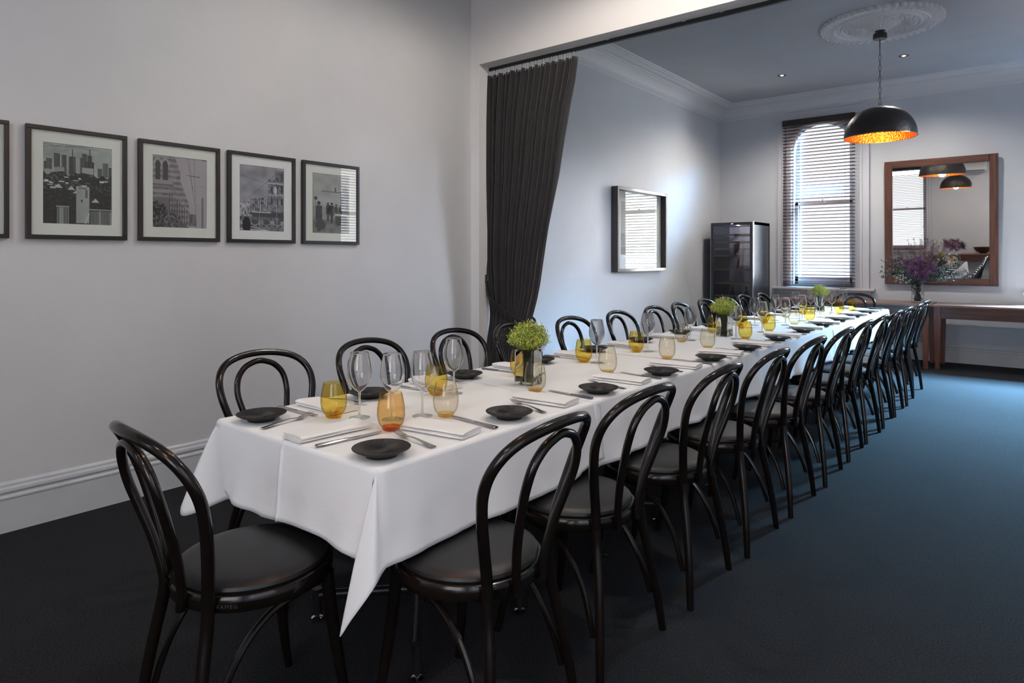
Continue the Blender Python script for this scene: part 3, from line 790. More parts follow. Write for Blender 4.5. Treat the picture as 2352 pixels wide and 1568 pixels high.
def cloth(i, label):
    y0, y1 = YS[i], YS[i+1]
    first, last = i == 0, i == 5
    a0 = y0 if first else y0-.035; a1 = y1 if last else y1+.012
    zt = ZT + .0022 + .0016*(i % 2)
    rr = .014; rng = random.Random(40+i)
    NX, NY = 28, 44
    Yv = [a0+(a1-a0)*k/NY for k in range(NY+1)]
    b = MB()
    def top(u, v):
        y = a0+(a1-a0)*v; x = xl(y)+(xr(y)-xl(y))*u
        e = min(u, 1-u, 1 if not first else v, 1 if not last else 1-v)
        z = zt + (.0012*noise.noise(Vector((x*5, y*5, i))) + .0005*math.exp(-((x+1.75)/.004)**2))*min(1, e*12)
        z = zt + max(0, z-zt)
        return (x, y, z)
    b.grid(top, NX, NY)
    ph = [rng.uniform(0, 6.28) for _ in range(6)]
    amp = .008 if i < 1 else .017
    def col(px, py, nx_, ny_, s, drop, flare=.022, hemz=None):
        """rows of one skirt column; s = arc position for folds"""
        rows = [(px, py, zt)]
        for a in (25, 50, 75, 90):
            q = R(a); rows.append((px+nx_*rr*math.sin(q), py+ny_*rr*math.sin(q), zt-rr*(1-math.cos(q))))
        n = 16
        for k in range(1, n+1):
            t = k/n
            wv = amp*(math.sin(s*19+ph[0])*.5 + math.sin(s*33+ph[1]+t)*.35 + math.sin(s*8+ph[2])*.8)
            if i >= 1: wv += .006*abs(math.sin(s*27+ph[3]))
            wv += .0045*noise.noise(Vector((s*9, t*3+s*2, i*7.)))*(1-abs(2*t-1)*.3) + .0025*noise.noise(Vector((s*30, t*9, i+3.)))
            o = rr + flare*t + max(wv*t**.9, -flare*t*.7)
            if k >= n-1: o += .0015
            if i >= 1 and nx_ != 0: o += .009*math.exp(-(py-a0)/.025)*min(1, t*4)
            rows.append((px+nx_*o, py+ny_*o, zt-rr-(drop-rr)*t))
        return rows
    def corner(px, py, H, ox, oy):
        """ruled column from the table corner to a hem point"""
        rows = [(px, py, zt)]
        L = math.hypot(H[0]-px, H[1]-py) + 1e-6
        dx, dy = (H[0]-px)/L, (H[1]-py)/L
        for a in (25, 50, 75, 90):
            q = R(a); rows.append((px+ox*rr*math.sin(q)*.7, py+oy*rr*math.sin(q)*.7, zt-rr*(1-math.cos(q))))
        P = rows[-1]; n = 16
        for k in range(1, n+1):
            t = k/n; bl = t**.85
            rows.append((P[0]+(H[0]-P[0])*bl, P[1]+(H[1]-P[1])*bl, P[2]+(H[2]-P[2])*t))
        return rows
    def strip(cols):
        n = len(cols[0]); vs = [p for c_ in cols for p in c_]
        b.add(vs, [(a*n+k, (a+1)*n+k, (a+1)*n+k+1, a*n+k+1) for a in range(len(cols)-1) for k in range(n-1)])
    def sd(y):   # side drop: each cloth droops a little lower where it begins
        d = (.250 if i < 1 else .242) + .004*math.sin(y*3+ph[4]) + (0 if first else .008*math.exp(-((y-a0)/.16)**2)) 
        if not last: d -= .030*math.exp(-((y-a1)/.14)**2)
        return d
    right = [col(xr(y), y, 1, 0, y, sd(y)) for y in Yv]
    left = [col(xl(y), y, -1, 0, y+3, sd(y)) for y in Yv]
    if first:
        # front-right corner flap and front-left flare, then the front
        HR = [(-1.43, 1.080, .500), (-1.395, 1.094, .495), (-1.392, 1.060, .42), (-1.385, 1.012, .338), (-1.352, 1.022, .385), (-1.306, 1.052, .462), (-1.310, 1.088, .492)]
        HL = [(-2.215, 1.20, .478), (-2.262, 1.13, .470), (-2.300, 1.045, .462), (-2.268, 1.012, .430), (-2.225, 1.03, .435), (-2.150, 1.105, .478), (-2.095, 1.130, .500), (-2.04, 1.095, .545)]
        cxr, cyr = xr(a0), a0; cxl, cyl = xl(a0), a0
        fr = []
        us = sorted([k/NX for k in range(NX+1)] + [(-1.762+q-xl(a0))/(xr(a0)-xl(a0)) for q in (-.005, 0, .005)])
        for u in us:
            x = xl(a0)+(xr(a0)-xl(a0))*u
            dz = .238 + .012*math.sin(u*5+1) - .030*max(0, 1-u*4)**1.2
            c_ = col(x, a0, 0, -1, x*1.0+7, dz, .020)
            if abs(x+1.762) < .002:   # pressed crease down the front
                c_ = [(p[0], p[1]-(.007 if j > 4 else .002), p[2]) for j, p in enumerate(c_)]
            fr.append(c_)
        HRs = crom(HR, 4); HLs = crom(HL, 4)
        # push front columns near the left end inwards so that they meet the flare
        fr2 = []
        for k, c_ in enumerate(fr):
            u = us[k]; wgt = max(0, 1-u/.22)
            cc = [c_[0]]
            for j, p in enumerate(c_[1:], 1):
                t = max(0, (j-4)/16)
                cc.append((p[0]+.10*wgt*t, p[1]+.01*wgt*t, p[2]))
            fr2.append(cc)
        cols = left[::-1] + [corner(cxl, cyl, h, -.5, -.6) for h in HLs] + fr2[:] + [corner(cxr, cyr, h, .5, -.6) for h in HRs] + right
        strip(cols)
    elif last:
        cols = right + [col(xr(a1)+(xl(a1)-xr(a1))*k/NX, a1, 0, 1, k*.03+5, .25) for k in range(NX+1)] + left[::-1]
        strip(cols)
    else:
        strip(right); strip(left)
    o = b.build('tablecloth', M['cloth'], weld=True, solid=.0011, angle=70)
    tag(o, label, 'tablecloth', 'white tablecloths laid end to end')
    return o
cl_lab = ['white tablecloth on the near end of the table, corner hanging down', 'white tablecloth second from the near end, first one past the near seam',
          'white tablecloth third from the near end', 'white tablecloth fourth from the near end', 'white tablecloth fifth from the near end, second from the far end', 'white tablecloth on the far end of the table by the windows']
for i in range(6): cloth(i, cl_lab[i])
ZS = ZT + .0050     # surface that the tableware stands on

# ------------------------------------------------------------------ tableware prototypes
def make_plate():
    t = thing('bread_plate', '', 'plate', group='black ribbed bread plates')
    def up(u, v):
        a = 2*math.pi*u; r = .0005+.0795*v
        z = .0135 + .0115*(v**2.2)
        if v > .12: z += .0007*math.cos(72*a)*min(1, (v-.12)*6)*min(1, (1-v)*14)
        return (r*math.cos(a), r*math.sin(a), z)
    b = MB().grid(up, 288, 14)
    b.lathe([(.0798, .0250), (.0808, .0242), (.0795, .0222), (.060, .0125), (.046, .0085), (.0435, .0), (.038, .0), (.036, .006), (.0005, .006)], 64)
    b.build('dish', M['plate'], t, weld=True, angle=60)
    return t
def make_fork():
    t = thing('fork', '', 'fork', group='steel forks')
    b = MB()
    # handle: flat tapered, arched profile along +y (tines at +y)
    pts = [(0, -.100, .0022, .0095), (0, -.095, .0026, .0115), (0, -.070, .0045, .0095), (0, -.040, .0075, .0062), (0, 0.0, .0095, .0040), (0, .022, .0085, .0042), (0, .036, .0062, .0078), (0, .046, .0050, .0118), (0, .056, .0052, .0125)]
    sec = crom(pts, 4); n = len(sec); vs = []; fs = []
    for x, y, z, w_ in sec:
        th = .0013
        vs += [(-w_, y, z), (-w_*.55, y, z+th), (w_*.55, y, z+th), (w_, y, z), (w_*.55, y, z-th), (-w_*.55, y, z-th)]
    for i in range(n-1):
        for k in range(6): fs.append((i*6+k, i*6+(k+1) % 6, (i+1)*6+(k+1) % 6, (i+1)*6+k))
    fs += [tuple(range(5, -1, -1)), tuple((n-1)*6+k for k in range(6))]
    b.add(vs, fs)
    for k in range(4):
        x = -.0105+.007*k
        b.tube(crom([(x, .054, .0052, .0020), (x, .072, .0072, .0017), (x, .090, .0120, .0013), (x*.98, .101, .0165, .0006)], 4), .0015, 6)
    b.build('body', M['steel'], t, angle=50)
    return t
def make_knife():
    t = thing('knife', '', 'knife', group='steel table knives')
    h = crom([(0, -.110, .0040, .0085), (0, -.104, .0048, .0105), (0, -.085, .0050, .0098), (0, -.05, .0048, .0075), (0, -.018, .0045, .0062), (0, -.008, .0045, .0066)], 4)
    b = MB(); n = len(h); vs = []; fs = []
    for x, y, z, w_ in h:
        th = .0034
        for k in range(10):
            a = 2*math.pi*k/10; vs.append((w_*math.cos(a), y, z+th*math.sin(a)))
    for i in range(n-1):
        for k in range(10): fs.append((i*10+k, i*10+(k+1) % 10, (i+1)*10+(k+1) % 10, (i+1)*10+k))
    fs += [tuple(range(9, -1, -1)), tuple((n-1)*10+k for k in range(10))]
    b.add(vs, fs).build('handle', M['steel'], t, angle=50)
    bl = MB(); out = [(-.0060, -.008), (.0060, -.008), (.0065, .0), (.0095, .012), (.0100, .060), (.0085, .090), (.0040, .108), (-.002, .113), (-.0058, .10), (-.0062, .05), (-.0060, 0)]
    m_ = len(out)
    bl.add([(x, y, .0036) for x, y in out]+[(x, y, .0052) for x, y in out], [tuple(range(m_-1, -1, -1)), tuple(range(m_, 2*m_))]+[(k, (k+1) % m_, m_+(k+1) % m_, m_+k) for k in range(m_)])
    bl.build('blade', M['steel'], t, smooth=False, bevel=.0004)
    return t
def make_napkin(seed):
    rng = random.Random(seed)
    t = thing('napkin', '', 'napkin', group='folded white napkins')
    # long axis local y, width x; stack of three soft folded layers
    L, W = .120, .052
    b = MB()
    for q in range(2):
        z0, th = ((.0005, .0085), (.0086, .0115))[q]; ox = (-.002, .003)[q]; sh = (1., .985)[q]
        def fn(u, v, z0=z0, th=th, ox=ox, sh=sh, q=q):
            y = -L*sh + 2*L*sh*v
            a = 2*math.pi*u
            cx = math.copysign(abs(math.cos(a))**.30, math.cos(a)); sz = math.copysign(abs(math.sin(a))**.75, math.sin(a))
            x = (W*sh+.0012*math.sin(v*7+q*2))*cx + ox + .0015*math.sin(v*5+seed)
            puff = 1+.30*math.exp(-((v-1)/.12)**2)*q+.15*math.sin(v*4+seed)*q
            taper = 1-.35*max(0, -cx)*q
            z = z0+(th/2)*(1+sz*puff*taper) + (.001*math.sin(v*9+cx*2) if sz > 0 else 0)
            return (x, y, max(z, z0 if q else .0004))
        b.grid(fn, 40, 22)
        for e in (0, 1):
            ring = [fn(k/40, e) for k in range(40)]; b.add(ring, [tuple(range(40)) if e else tuple(range(39, -1, -1))])
    b.build('folded_cloth', M['napkin'], t, weld=True, angle=55)
    return t
def make_tumbler(kind, name='stemless_tumbler'):
    t = thing(name, '', 'glass', group='stemless tumblers')
    wall = [(.030, .012), (.0375, .022), (.0425, .038), (.0440, .055), (.0428, .075), (.0395, .095), (.0355, .113), (.0345, .118)]
    W_ = crom(wall, 4)
    inner = [(r-.0012, z) for r, z in W_][::-1]
    b = MB().lathe([tuple(p) for p in W_]+[(.0340, .1186)]+inner, 48)
    b.build('bowl', M['t_'+kind], t)
    MB().lathe([(.0005, .0), (.020, .0), (.0265, .003), (.030, .0125)], 40).lathe([(.0285, .0135), (.020, .0085), (.0005, .0070)], 40).build('glass_base', M['t_'+kind+'_b'], t)
    return t
def make_wine():
    t = thing('wine_glass', '', 'wine glass', group='stemmed wine glasses')
    bowl = crom([(.0045, .088), (.012, .093), (.026, .107), (.036, .128), (.0405, .150), (.0385, .178), (.0335, .205), (.0300, .222)], 4)
    inn = [(max(r-.0009, .0005), z+.0008) for r, z in bowl][::-1]
    MB().lathe([tuple(p) for p in bowl]+[(.0296, .2224)]+inn, 48).build('bowl', M['wineglass'], t)
    MB().lathe(crom([(.0040, .012), (.0036, .03), (.0034, .06), (.0042, .082), (.0050, .090)], 4), 16).build('stem', M['wineglass'], t)
    MB().lathe([(.0005, .0), (.034, .0), (.0355, .0012), (.034, .0022), (.018, .0045), (.007, .0085), (.0040, .013)], 40).build('foot', M['glass'], t)
    return t
plates, forks, knives, wines = Repeat(make_plate()), Repeat(make_fork()), Repeat(make_knife()), Repeat(make_wine())
napk = [Repeat(make_napkin(3)), Repeat(make_napkin(8))]
tumb = {k: Repeat(make_tumbler(k)) for k in ('yellow', 'orange', 'pale')}
COLN = {'yellow': 'yellow', 'orange': 'amber', 'pale': 'pale smoky'}

def seat_name(side, i):
    if side == 'R': return 'aisle-side seat nearest the camera' if i == 0 else 'last aisle-side seat before the far end' if i == 11 else ORD[i]+' aisle-side seat from the near end'
    if side == 'L': return 'wall-side seat nearest the camera' if i == 0 else 'last wall-side seat before the far end' if i == 11 else ORD[i]+' wall-side seat from the near end'
    return 'near head seat' if side == 'H' else 'far head seat'
def P(x, y): return (x, y, ZS)
rnd = random.Random(5)
def setting(side, i, pl, fk, nk, kn):
    """each argument: (x, y, heading in degrees) ; heading = direction of the tines / blade / long axis"""
    sn = seat_name(side, i)
    plates.place(P(pl[0], pl[1]), R(rnd.uniform(0, 90)), 'matt black ribbed bread plate at the '+sn)
    forks.place(P(fk[0], fk[1]), R(fk[2]-90), 'steel fork laid at the '+sn)
    napk[i % 2].place(P(nk[0], nk[1]), R(nk[2]-90), 'folded white linen napkin at the '+sn)
    knives.place(P(kn[0], kn[1]), R(kn[2]-90), 'steel table knife laid at the '+sn)
setting('H', 0, (-2.033, 1.172), (-1.938, 1.212, 98), (-1.722, 1.212, 86), (-1.608, 1.212, 84))
ryp = [1.170, 1.720, 2.265, 2.794, 3.352, 3.859, 4.435, 5.037, 5.576, 6.108, 6.614, 7.123]
rxp = [-1.412, -1.407, -1.389, -1.373, -1.362, -1.349, -1.347, -1.350, -1.349, -1.344, -1.334, -1.328]
for i in range(12):
    y, x = ryp[i], rxp[i]; d = rnd.uniform
    a = 180
    setting('R', i, (x, y), (x-.045+d(-.01, .01), y+.150+d(-.008, .008), a-12+d(-5, 5)), (x-.055, y+.277+d(-.01, .01), a+6+d(-4, 4)), (x-.045, y+.432+d(-.01, .01), a-5+d(-3, 3)))
lyp = [1.629, 2.160, 2.71, 3.24, 3.79, 4.36, 4.93, 5.48, 6.05, 6.55, 7.05, 7.50]
for i in range(12):
    y = lyp[i]; x = xl(y)+.125+.004*(i % 3); d = rnd.uniform
    setting('L', i, (x, y), (x+.005, y-.115+d(-.008, .008), 12+d(-5, 5)), (x+.02, y-.205+d(-.006, .006), -6+d(-5, 5)), (x-.005+d(-.01, .01), y-.315, 4+d(-3, 3)))
setting('F', 0, (-1.335, 7.60), (-1.44, 7.70, 268), (-1.62, 7.68, 272), (-1.80, 7.70, 270))

def tum(kind, x, y, where): tumb[kind].place(P(x, y), R(rnd.uniform(0, 360)), COLN[kind]+' stemless glass '+where)
tum('orange', -1.597, 1.362, 'with deep orange base, nearest the camera')
tum('pale', -1.588, 1.597, 'beside the napkin of the aisle-side seat nearest the camera')
tum('yellow', -1.878, 1.349, 'nearest the camera, beside the head seat napkin')
tum('yellow', -1.872, 1.830, 'behind a wine glass at the second wall-side seat')
tr = [('pale', -1.599, 2.121, 'in front of the near green posy'), ('pale', -1.588, 2.672, 'at the third aisle-side seat from the near end'), ('pale', -1.565, 3.253, 'at the fourth aisle-side seat from the near end'),
      ('pale', -1.557, 3.782, 'at the fifth aisle-side seat from the near end'), ('yellow', -1.544, 4.387, 'beside the middle green posy, on the aisle side'), ('yellow', -1.560, 4.931, 'at the seventh aisle-side seat from the near end'),
      ('pale', -1.560, 5.560, 'at the eighth aisle-side seat from the near end'), ('yellow', -1.557, 6.00, 'at the ninth aisle-side seat from the near end'), ('pale', -1.54, 6.49, 'at the tenth aisle-side seat from the near end'),
      ('yellow', -1.53, 6.93, 'at the eleventh aisle-side seat from the near end'), ('yellow', -1.500, 7.36, 'at the last aisle-side seat before the far end')]
for k in tr: tum(*k)
tl = [('yellow', -1.87, 2.36, 'hidden behind the near green posy'), ('yellow', -1.850, 2.873, 'at the fourth wall-side seat from the near end'), ('yellow', -1.819, 3.382, 'at the fifth wall-side seat from the near end'), ('pale', -1.809, 3.970, 'at the sixth wall-side seat from the near end'),
      ('yellow', -1.84, 4.575, 'behind the middle green posy, on the wall side'), ('yellow', -1.80, 5.03, 'at the eighth wall-side seat from the near end'), ('yellow', -1.80, 5.56, 'at the ninth wall-side seat from the near end'),
      ('pale', -1.80, 6.15, 'at the tenth wall-side seat from the near end'), ('yellow', -1.79, 6.65, 'at the eleventh wall-side seat from the near end'), ('pale', -1.79, 7.28, 'at the last wall-side seat before the far end')]
for k in tl: tum(*k)
def wine(x, y, where): wines.place(P(x, y), 0, 'clear stemmed wine glass '+where)
wine(-1.802, 1.398, 'just behind the nearest yellow stemless glass')
wine(-1.696, 1.452, 'standing behind the amber stemless glass with orange base')
wine(-1.652, 1.548, 'beside the pale glass of the aisle-side seat nearest the camera')
wine(-1.829, 1.885, 'in front of the yellow glass at the second wall-side seat')
wl = [(-1.84, 2.46, 'just behind the near green posy'), (-1.791, 2.905, 'at the fourth wall-side seat from the near end'), (-1.777, 3.442, 'at the fifth wall-side seat from the near end'), (-1.793, 4.070, 'at the sixth wall-side seat from the near end'),
      (-1.585, 4.325, 'beside the middle green posy, on the aisle side'), (-1.585, 4.850, 'at the seventh aisle-side seat from the near end'), (-1.80, 4.75, 'at the seventh wall-side seat from the near end'),
      (-1.79, 5.30, 'at the eighth wall-side seat from the near end'), (-1.60, 5.46, 'at the eighth aisle-side seat from the near end'), (-1.79, 5.82, 'at the ninth wall-side seat from the near end'), (-1.60, 5.93, 'at the ninth aisle-side seat from the near end'),
      (-1.78, 6.40, 'at the tenth wall-side seat from the near end'), (-1.575, 6.40, 'at the tenth aisle-side seat from the near end'), (-1.78, 6.90, 'at the eleventh wall-side seat from the near end'), (-1.60, 6.96, 'at the eleventh aisle-side seat from the near end'),
      (-1.60, 7.42, 'at the last aisle-side seat before the far end')]
for k in wl: wine(*k)

# ------------------------------------------------------------------ posies
def make_posy(seed):
    rng = random.Random(seed)
    t = thing('green_posy', '', 'plant', group='green posies along the table')
    st, lf, bd = MB(), MB(), MB()
    for k in range(150):
        a = rng.uniform(0, 6.283); rr_ = rng.random()**.5
        bx, by = .020*rng.uniform(-1, 1), .020*rng.uniform(-1, 1)
        hx, hy = .090*rr_*math.cos(a), .090*rr_*math.sin(a); hz = .256-.062*rr_**2.2+rng.uniform(-.022, .018)
        p = crom([(bx, by, .014), (bx*.5+hx*.18, by*.5+hy*.18, .085), (hx*.42, hy*.42, .148), (hx*.88, hy*.88, .150+(hz-.150)*.55), (hx, hy, hz)], 3)
        st.tube([tuple(q)+(.0011,) for q in p], .0011, 4, cap=False)
        for q in range(17):
            f_ = .52+.48*q/16; i0 = f_*(len(p)-1); i_ = int(min(i0, len(p)-2)); b_ = Vector(p[i_])+(Vector(p[i_+1])-Vector(p[i_]))*(i0-i_)
            d_ = Vector((rng.uniform(-1, 1), rng.uniform(-1, 1), rng.uniform(-.1, 1.1))).normalized(); ln = rng.uniform(.010, .021)
            sd_ = d_.orthogonal().normalized()*.0014; e = b_+d_*ln; md = b_+d_*ln*.5
            lf.add([b_, md+sd_, e, md-sd_, md+sd_.cross(d_)*1.0], [(0, 1, 2, 3), (0, 4, 2)])
            if f_ > .62 and rng.random() < .6:
                c = e; r_ = rng.uniform(.0020, .0034)
                vs_ = [c+Vector(v_)*r_ for v_ in ((1, 0, 0), (0, 1, 0), (-1, 0, 0), (0, -1, 0), (0, 0, 1.2), (0, 0, -1))]
                bd.add(vs_, [(0, 1, 4), (1, 2, 4), (2, 3, 4), (3, 0, 4), (1, 0, 5), (2, 1, 5), (3, 2, 5), (0, 3, 5)])
    st.build('stems', M['stem'], t); lf.build('foliage', M['green'], t, smooth=False); bd.build('buds', M['bud'], t)
    return t
def make_square_vase():
    t = thing('square_vase', '', 'vase', group='square glass vases')
    s, h = .044, .150
    def ring(h_, k): # rounded square
        pts = []
        for q in range(4):
            for a in (0, 22.5, 45, 67.5, 90):
                aa = R(q*90+a); cx = (h_-k)*(1 if q in (0, 3) else -1); cy = (h_-k)*(1 if q in (0, 1) else -1)
                pts.append((cx+k*math.cos(aa), cy+k*math.sin(aa)))
        return pts
    lv = [(s-.002, .004, 0), (s, .005, .002), (s, .005, h-.001), (s-.001, .0045, h), (s-.003, .003, h), (s-.0035, .003, h-.001), (s-.0035, .003, .014)]
    vs, fs = [], []
    for h_, k, z in lv: vs += [(x, y, z) for x, y in ring(h_, k)]
    n = 20
    for i in range(len(lv)-1):
        for k in range(n): fs.append((i*n+k, i*n+(k+1) % n, (i+1)*n+(k+1) % n, (i+1)*n+k))
    fs += [tuple(range(n-1, -1, -1)), tuple((len(lv)-1)*n+k for k in range(n))]
    MB().add(vs, fs).build('glass_body', M['vaseglass'], t, angle=50)
    return t
vases, posies = Repeat(make_square_vase()), [Repeat(make_posy(1)), Repeat(make_posy(2))]
vw = ['nearest the camera', 'halfway along the table', 'near the far end of the table']
for i, (x, y) in enumerate(((-1.722, 2.235), (-1.712, 4.45), (-1.735, 7.05))):
    vases.place((x, y, ZS), R([4, -3, 8][i]), 'clear square glass vase of green stems, '+vw[i])
    posies[i % 2].place((x, y, ZS), R(40*i), 'bright green posy with tiny yellow buds, '+vw[i])

# ------------------------------------------------------------------ wine fridge
fr = thing('wine_fridge', 'tall black glass door wine fridge in the far corner beside the window', 'wine fridge', (-3.358, 9.0, 0))
fx, fd, fh = .298, .69, 1.79
b = MB().box(-fx, -fx+.03, .045, fd, .05, fh).box(-fx, fx, fd-.03, fd, .05, fh).box(-fx, fx, .045, fd, fh-.04, fh).box(-fx, fx, .045, fd, .05, .10)
b.build('cabinet', M['fridge'], fr, smooth=False)
MB().box(fx-.03, fx, .045, fd, .05, fh).build('side_panel', M['fridge_side'], fr, smooth=False)
MB().box(-fx+.03, fx-.03, fd-.06, fd-.031, .10, fh-.04).build('liner', M['fridge_in'], fr, smooth=False)
for sx in (-1, 1):
    for yy in (.08, fd-.05): MB().lathe([(.02, 0), (.02, .05)], 12, sx*.25, yy, cap=True).build('foot', M['blackmetal'], fr)
for z in (1.616, 1.515, 1.417, 1.324, 1.129, .939, .76, .57, .38):
    s = MB().box(-fx+.035, fx-.035, .050, .066, z-.012, z+.010)
    for q in range(6): s.box(-fx+.04+q*.1, -fx+.055+q*.1, .066, fd-.06, z-.006, z+.004)
    s.build('shelf', M['shelfwood'], fr, smooth=False)
dr = MB().box(-fx, -fx+.035, 0, .04, .06, fh-.004).box(fx-.045, fx-.012, 0, .04, .06, fh-.004).box(-fx+.035, fx-.045, 0, .04, fh-.04, fh-.004).box(-fx+.035, fx-.045, 0, .04, .06, .14)
door = dr.build('door', M['fridge'], fr, smooth=False)
MB().box(-fx+.035, fx-.045, .004, .010, .14, fh-.04).build('door_glass', M['fridgeglass'], door, smooth=False)
MB().box(fx-.012, fx, -.002, .04, .06, fh+.004).build('door_edge', M['steel_strip'], door, smooth=False)
MB().box(-fx-.004, -fx+.002, -.010, .0, .2, fh-.1).build('handle', M['steel_strip'], door, smooth=False)
MB().box(-.012, .004, -.002, .001, fh-.028, fh-.018).build('display', M['led'], door, smooth=False)
MB().box(.008, .018, -.002, .001, fh-.024, fh-.016).build('indicator', M['led_blue'], door, smooth=False)
for k in range(5):
    tag(MB().lathe([(.001, 0), (.036, .0), (.037, .19), (.014, .235), (.014, .29), (.001, .29)], 20).build('wine_bottle', M['bottle'], loc=(-3.358-.2+.1*k, 9.30, .595)), 'dark wine bottle standing in the wine fridge behind the door glass', 'bottle', 'bottles in the wine fridge')

fl_ = bpy.data.lights.new('fridge_fill', 'POINT'); fl_.energy = 6.0; fl_.color = (.9, .92, 1); fl_.shadow_soft_size = 0  # invisible point light added inside to brighten the shelves
fo_ = bpy.data.objects.new('fridge_fill', fl_); C.objects.link(fo_); fo_.parent = fr; fo_.location = (0, .25, 1.70)

# ------------------------------------------------------------------ wall mirror
mi = bpy.data.objects.new('wall_mirror', None); C.objects.link(mi)
mi.location = (-.994, YF-.004, .955); mi.rotation_euler = (R(1.5), 0, 0)
tag(mi, 'large mirror in a dark brown wooden frame above the console table', 'mirror')
mw, mh, mf = .595, 1.583, .088
for x0, x1 in ((-mw, -mw+mf), (mw-mf, mw)):
    q = MB().box(x0, x1, -.040, -.004, 0, mh); q.box(x0+.018 if x0 < 0 else x0+.004, x1-.004 if x0 < 0 else x1-.018, -.047, -.04, .018, mh-.018)
    q.build('frame_upright', M['mirrorwood_v'], mi, smooth=False, bevel=.003)
for z0, z1 in ((0, mf), (mh-mf, mh)):
    q = MB().box(-mw+mf, mw-mf, -.0395, -.004, z0, z1); q.box(-mw+mf, mw-mf, -.0465, -.039, z0+(.018 if z0 == 0 else .004), z1-(.004 if z0 == 0 else .018))
    q.build('frame_rail', M['mirrorwood_h'], mi, smooth=False, bevel=.003)
MB().box(-mw+mf-.01, mw-mf+.01, -.022, -.018, mf-.01, mh-mf+.01).build('mirror_glass', M['mirror'], mi, smooth=False)

# ------------------------------------------------------------------ console tables
def console(name, x0, x1, y0, y1, h, label):
    t = thing(name, label, 'side table', ((x0+x1)/2, (y0+y1)/2, 0))
    a, c_ = (x1-x0)/2, (y1-y0)/2
    MB().box(-a, a, -c_, c_, h-.024, h).build('tabletop', M['tabletop'], t, smooth=False, bevel=.003)
    k = MB().box(-a+.03, a-.03, -c_+.03, -c_+.052, h-.16, h-.024).box(-a+.03, a-.03, c_-.052, c_-.03, h-.16, h-.024).box(-a+.03, -a+.052, -c_+.05, c_-.05, h-.16, h-.024).box(a-.052, a-.03, -c_+.05, c_-.05, h-.16, h-.024)
    k.build('apron', M['tablewood'], t, smooth=False)
    for sx in (-1, 1):
        for sy in (-1, 1):
            X, Y = sx*(a-.050), sy*(c_-.050); q = MB()
            w0, w1 = .034, .022
            zz = ((0, w1), (h-.16, w0), (h-.024, w0))
            vs = [(X+dx*w_, Y+dy*w_, z) for z, w_ in zz for dx, dy in ((-1, -1), (1, -1), (1, 1), (-1, 1))]
            fs = [(0, 3, 2, 1), (8, 9, 10, 11)]+[(l*4+i, l*4+(i+1) % 4, l*4+4+(i+1) % 4, l*4+4+i) for l in (0, 1) for i in range(4)]
            q.add(vs, fs).build('leg', M['tablewood_v'], t, smooth=False, bevel=.002)
    return t
console('console_table', -.995, 1.15, 8.985, 9.60, .75, 'long red-brown wooden side table under the right of the mirror, legs visible')
console('console_table', -2.74, -1.005, 8.93, 9.60, .752, 'red-brown wooden side table against the far wall, carrying the flower vase')
console('sideboard_table', -1.75, -.15, YB+.03, YB+.50, .80, 'brown side table behind the camera holding the bronze bowl, seen in the mirror')
bw = thing('bowl', 'wide bronze bowl on the side table behind the camera, seen in the mirror', 'bowl', (-1.20, YB+.26, .801))
MB().lathe(crom([(.0005, .0), (.07, .0), (.075, .012), (.10, .03), (.17, .085), (.215, .15), (.222, .165), (.216, .165), (.165, .095), (.09, .035), (.0005, .025)], 3), 40).build('bowl_body', M['bowl'], bw)
ac = thing('air_conditioner', 'white split air conditioner high on the wall behind the camera, seen in the mirror', 'air conditioner', (-1.55, YB, 2.98))
MB().box(-.42, .42, 0, .20, 0, .28).build('housing', M['ac'], ac, smooth=False, bevel=.02)
MB().box(-.38, .38, .12, .203, .012, .03).build('vent_slot', M['blackmetal'], ac, smooth=False)

# ------------------------------------------------------------------ flower vase on the console
vx, vy, vz = -1.165, 9.22, .752
fv = thing('flower_vase', 'clear glass vase holding the purple bouquet on the side table', 'vase', (vx, vy, vz))
MB().lathe([(.0005, .0), (.060, .0), (.066, .006), (.066, .235), (.070, .25), (.0665, .25), (.063, .235), (.062, .018), (.0005, .015)], 40).build('glass_body', M['glass_thick'], fv)
fl = thing('bouquet', 'purple thistle and eucalyptus bouquet in front of the mirror', 'flowers', (vx, vy, vz))
rg = random.Random(11)
stm, pur, mau, euc, whf = MB(), MB(), MB(), MB(), MB()
def spray(end, r0=.0022, bend=.08):
    e = Vector(end); mid = Vector((e.x*.30, e.y*.30, .25+.3*(e.z-.25)))
    p = crom([(rg.uniform(-.035, .035), rg.uniform(-.035, .035), .02), tuple(Vector((e.x*.06, e.y*.06, .22))), tuple(mid+Vector((rg.uniform(-.02, .02),)*3)), tuple(e)], 6)
    stm.tube([tuple(q)+(r0,) for q in p], r0, 5, cap=False); return p
def leafq(b, c, d, ln, wd):
    d = d.normalized(); s_ = d.cross(Vector((rg.uniform(-1, 1), rg.uniform(-1, 1), rg.uniform(-1, 1)))).normalized()*wd
    b.add([c, c+d*ln*.5+s_, c+d*ln, c+d*ln*.5-s_], [(0, 1, 2, 3)])
def rv(up=0.): return Vector((rg.uniform(-1, 1), rg.uniform(-1, 1), rg.uniform(-1, 1)+up))
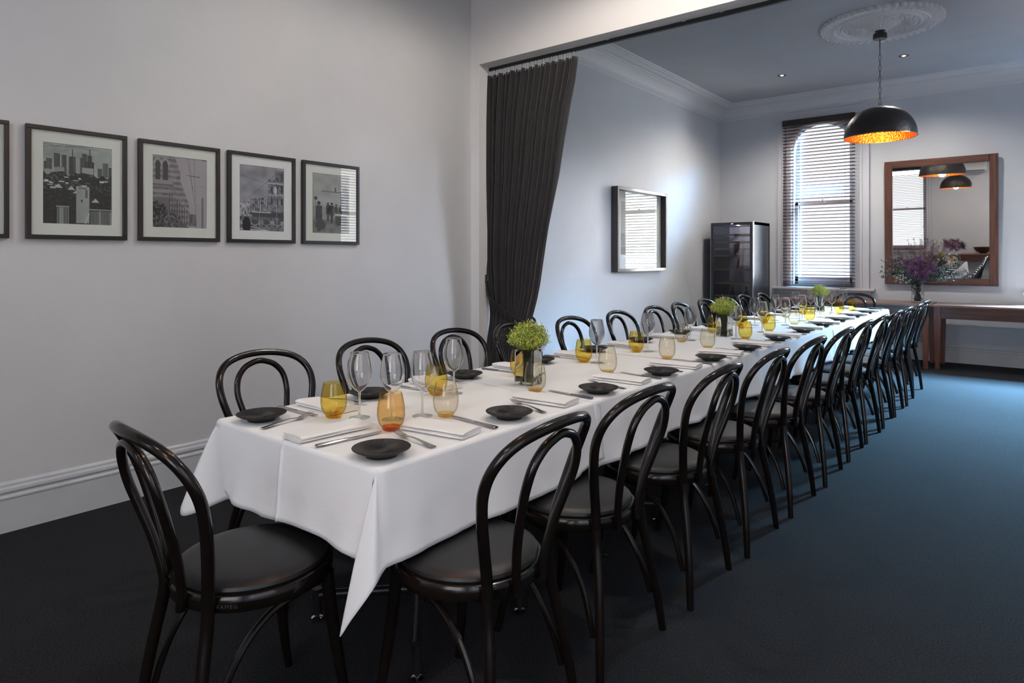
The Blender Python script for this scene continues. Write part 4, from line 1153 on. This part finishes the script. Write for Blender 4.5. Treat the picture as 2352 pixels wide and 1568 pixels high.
# purple spiky heads
for e, s_ in (((-.02, -.14, .40), .105), ((.07, -.13, .33), .095), ((.15, -.10, .42), .085), ((-.09, -.08, .47), .075), ((.03, -.15, .50), .075)):
    spray(e)
    for _ in range(230):
        d = rv(.1).normalized(); leafq(pur, Vector(e)+d*.01, d, s_*rg.uniform(.6, 1.05), .0034)
# mauve wispy sprigs up high and to the right
for _ in range(34):
    a = rg.uniform(-.34, .26); e = (a, rg.uniform(-.16, .14), rg.uniform(.50, .80)-abs(a)*.3)
    p = spray(e, .0014)
    for q in range(95):
        f_ = rg.uniform(.55, 1.0)*(len(p)-1); i_ = int(min(f_, len(p)-2)); c = Vector(p[i_])+(Vector(p[i_+1])-Vector(p[i_]))*(f_-i_)
        leafq(mau, c, rv(.5), rg.uniform(.018, .042), .0020)
# big reddish head on the right
for e in ((.30, .02, .70), (.36, -.02, .66)):
    spray(e)
    for _ in range(260):
        d = rv(.3).normalized(); leafq(mau, Vector(e), d, .10*rg.uniform(.5, 1), .003)
# eucalyptus
for _ in range(40):
    sd_ = -1 if rg.random() < .5 else 1
    e = (sd_*rg.uniform(.12, .42), rg.uniform(-.18, .10), rg.uniform(.26, .52))
    p = spray(e, .0016)
    for q in range(30):
        f_ = rg.uniform(.4, 1.0)*(len(p)-1); i_ = int(min(f_, len(p)-2)); c = Vector(p[i_])+(Vector(p[i_+1])-Vector(p[i_]))*(f_-i_)
        leafq(euc, c, rv(.2), rg.uniform(.025, .045), rg.uniform(.008, .013))
for _ in range(26):
    e = Vector((rg.uniform(-.22, -.05), rg.uniform(-.16, -.08), rg.uniform(.24, .34)))
    for q in range(8): leafq(whf, e, rv(), .014, .005)
# lower leaves inside the vase
for _ in range(120):
    leafq(euc if rg.random() < .5 else stm, Vector((rg.uniform(-.045, .045), rg.uniform(-.045, .045), rg.uniform(.03, .24))), rv(.4), .04, .006)
stm.build('stems', M['brownstem'], fl); pur.build('purple_heads', M['purple'], fl, smooth=False); mau.build('mauve_sprigs', M['mauve'], fl, smooth=False)
euc.build('eucalyptus_leaves', M['euca'], fl, smooth=False); whf.build('white_blossoms', M['whitefl'], fl, smooth=False)
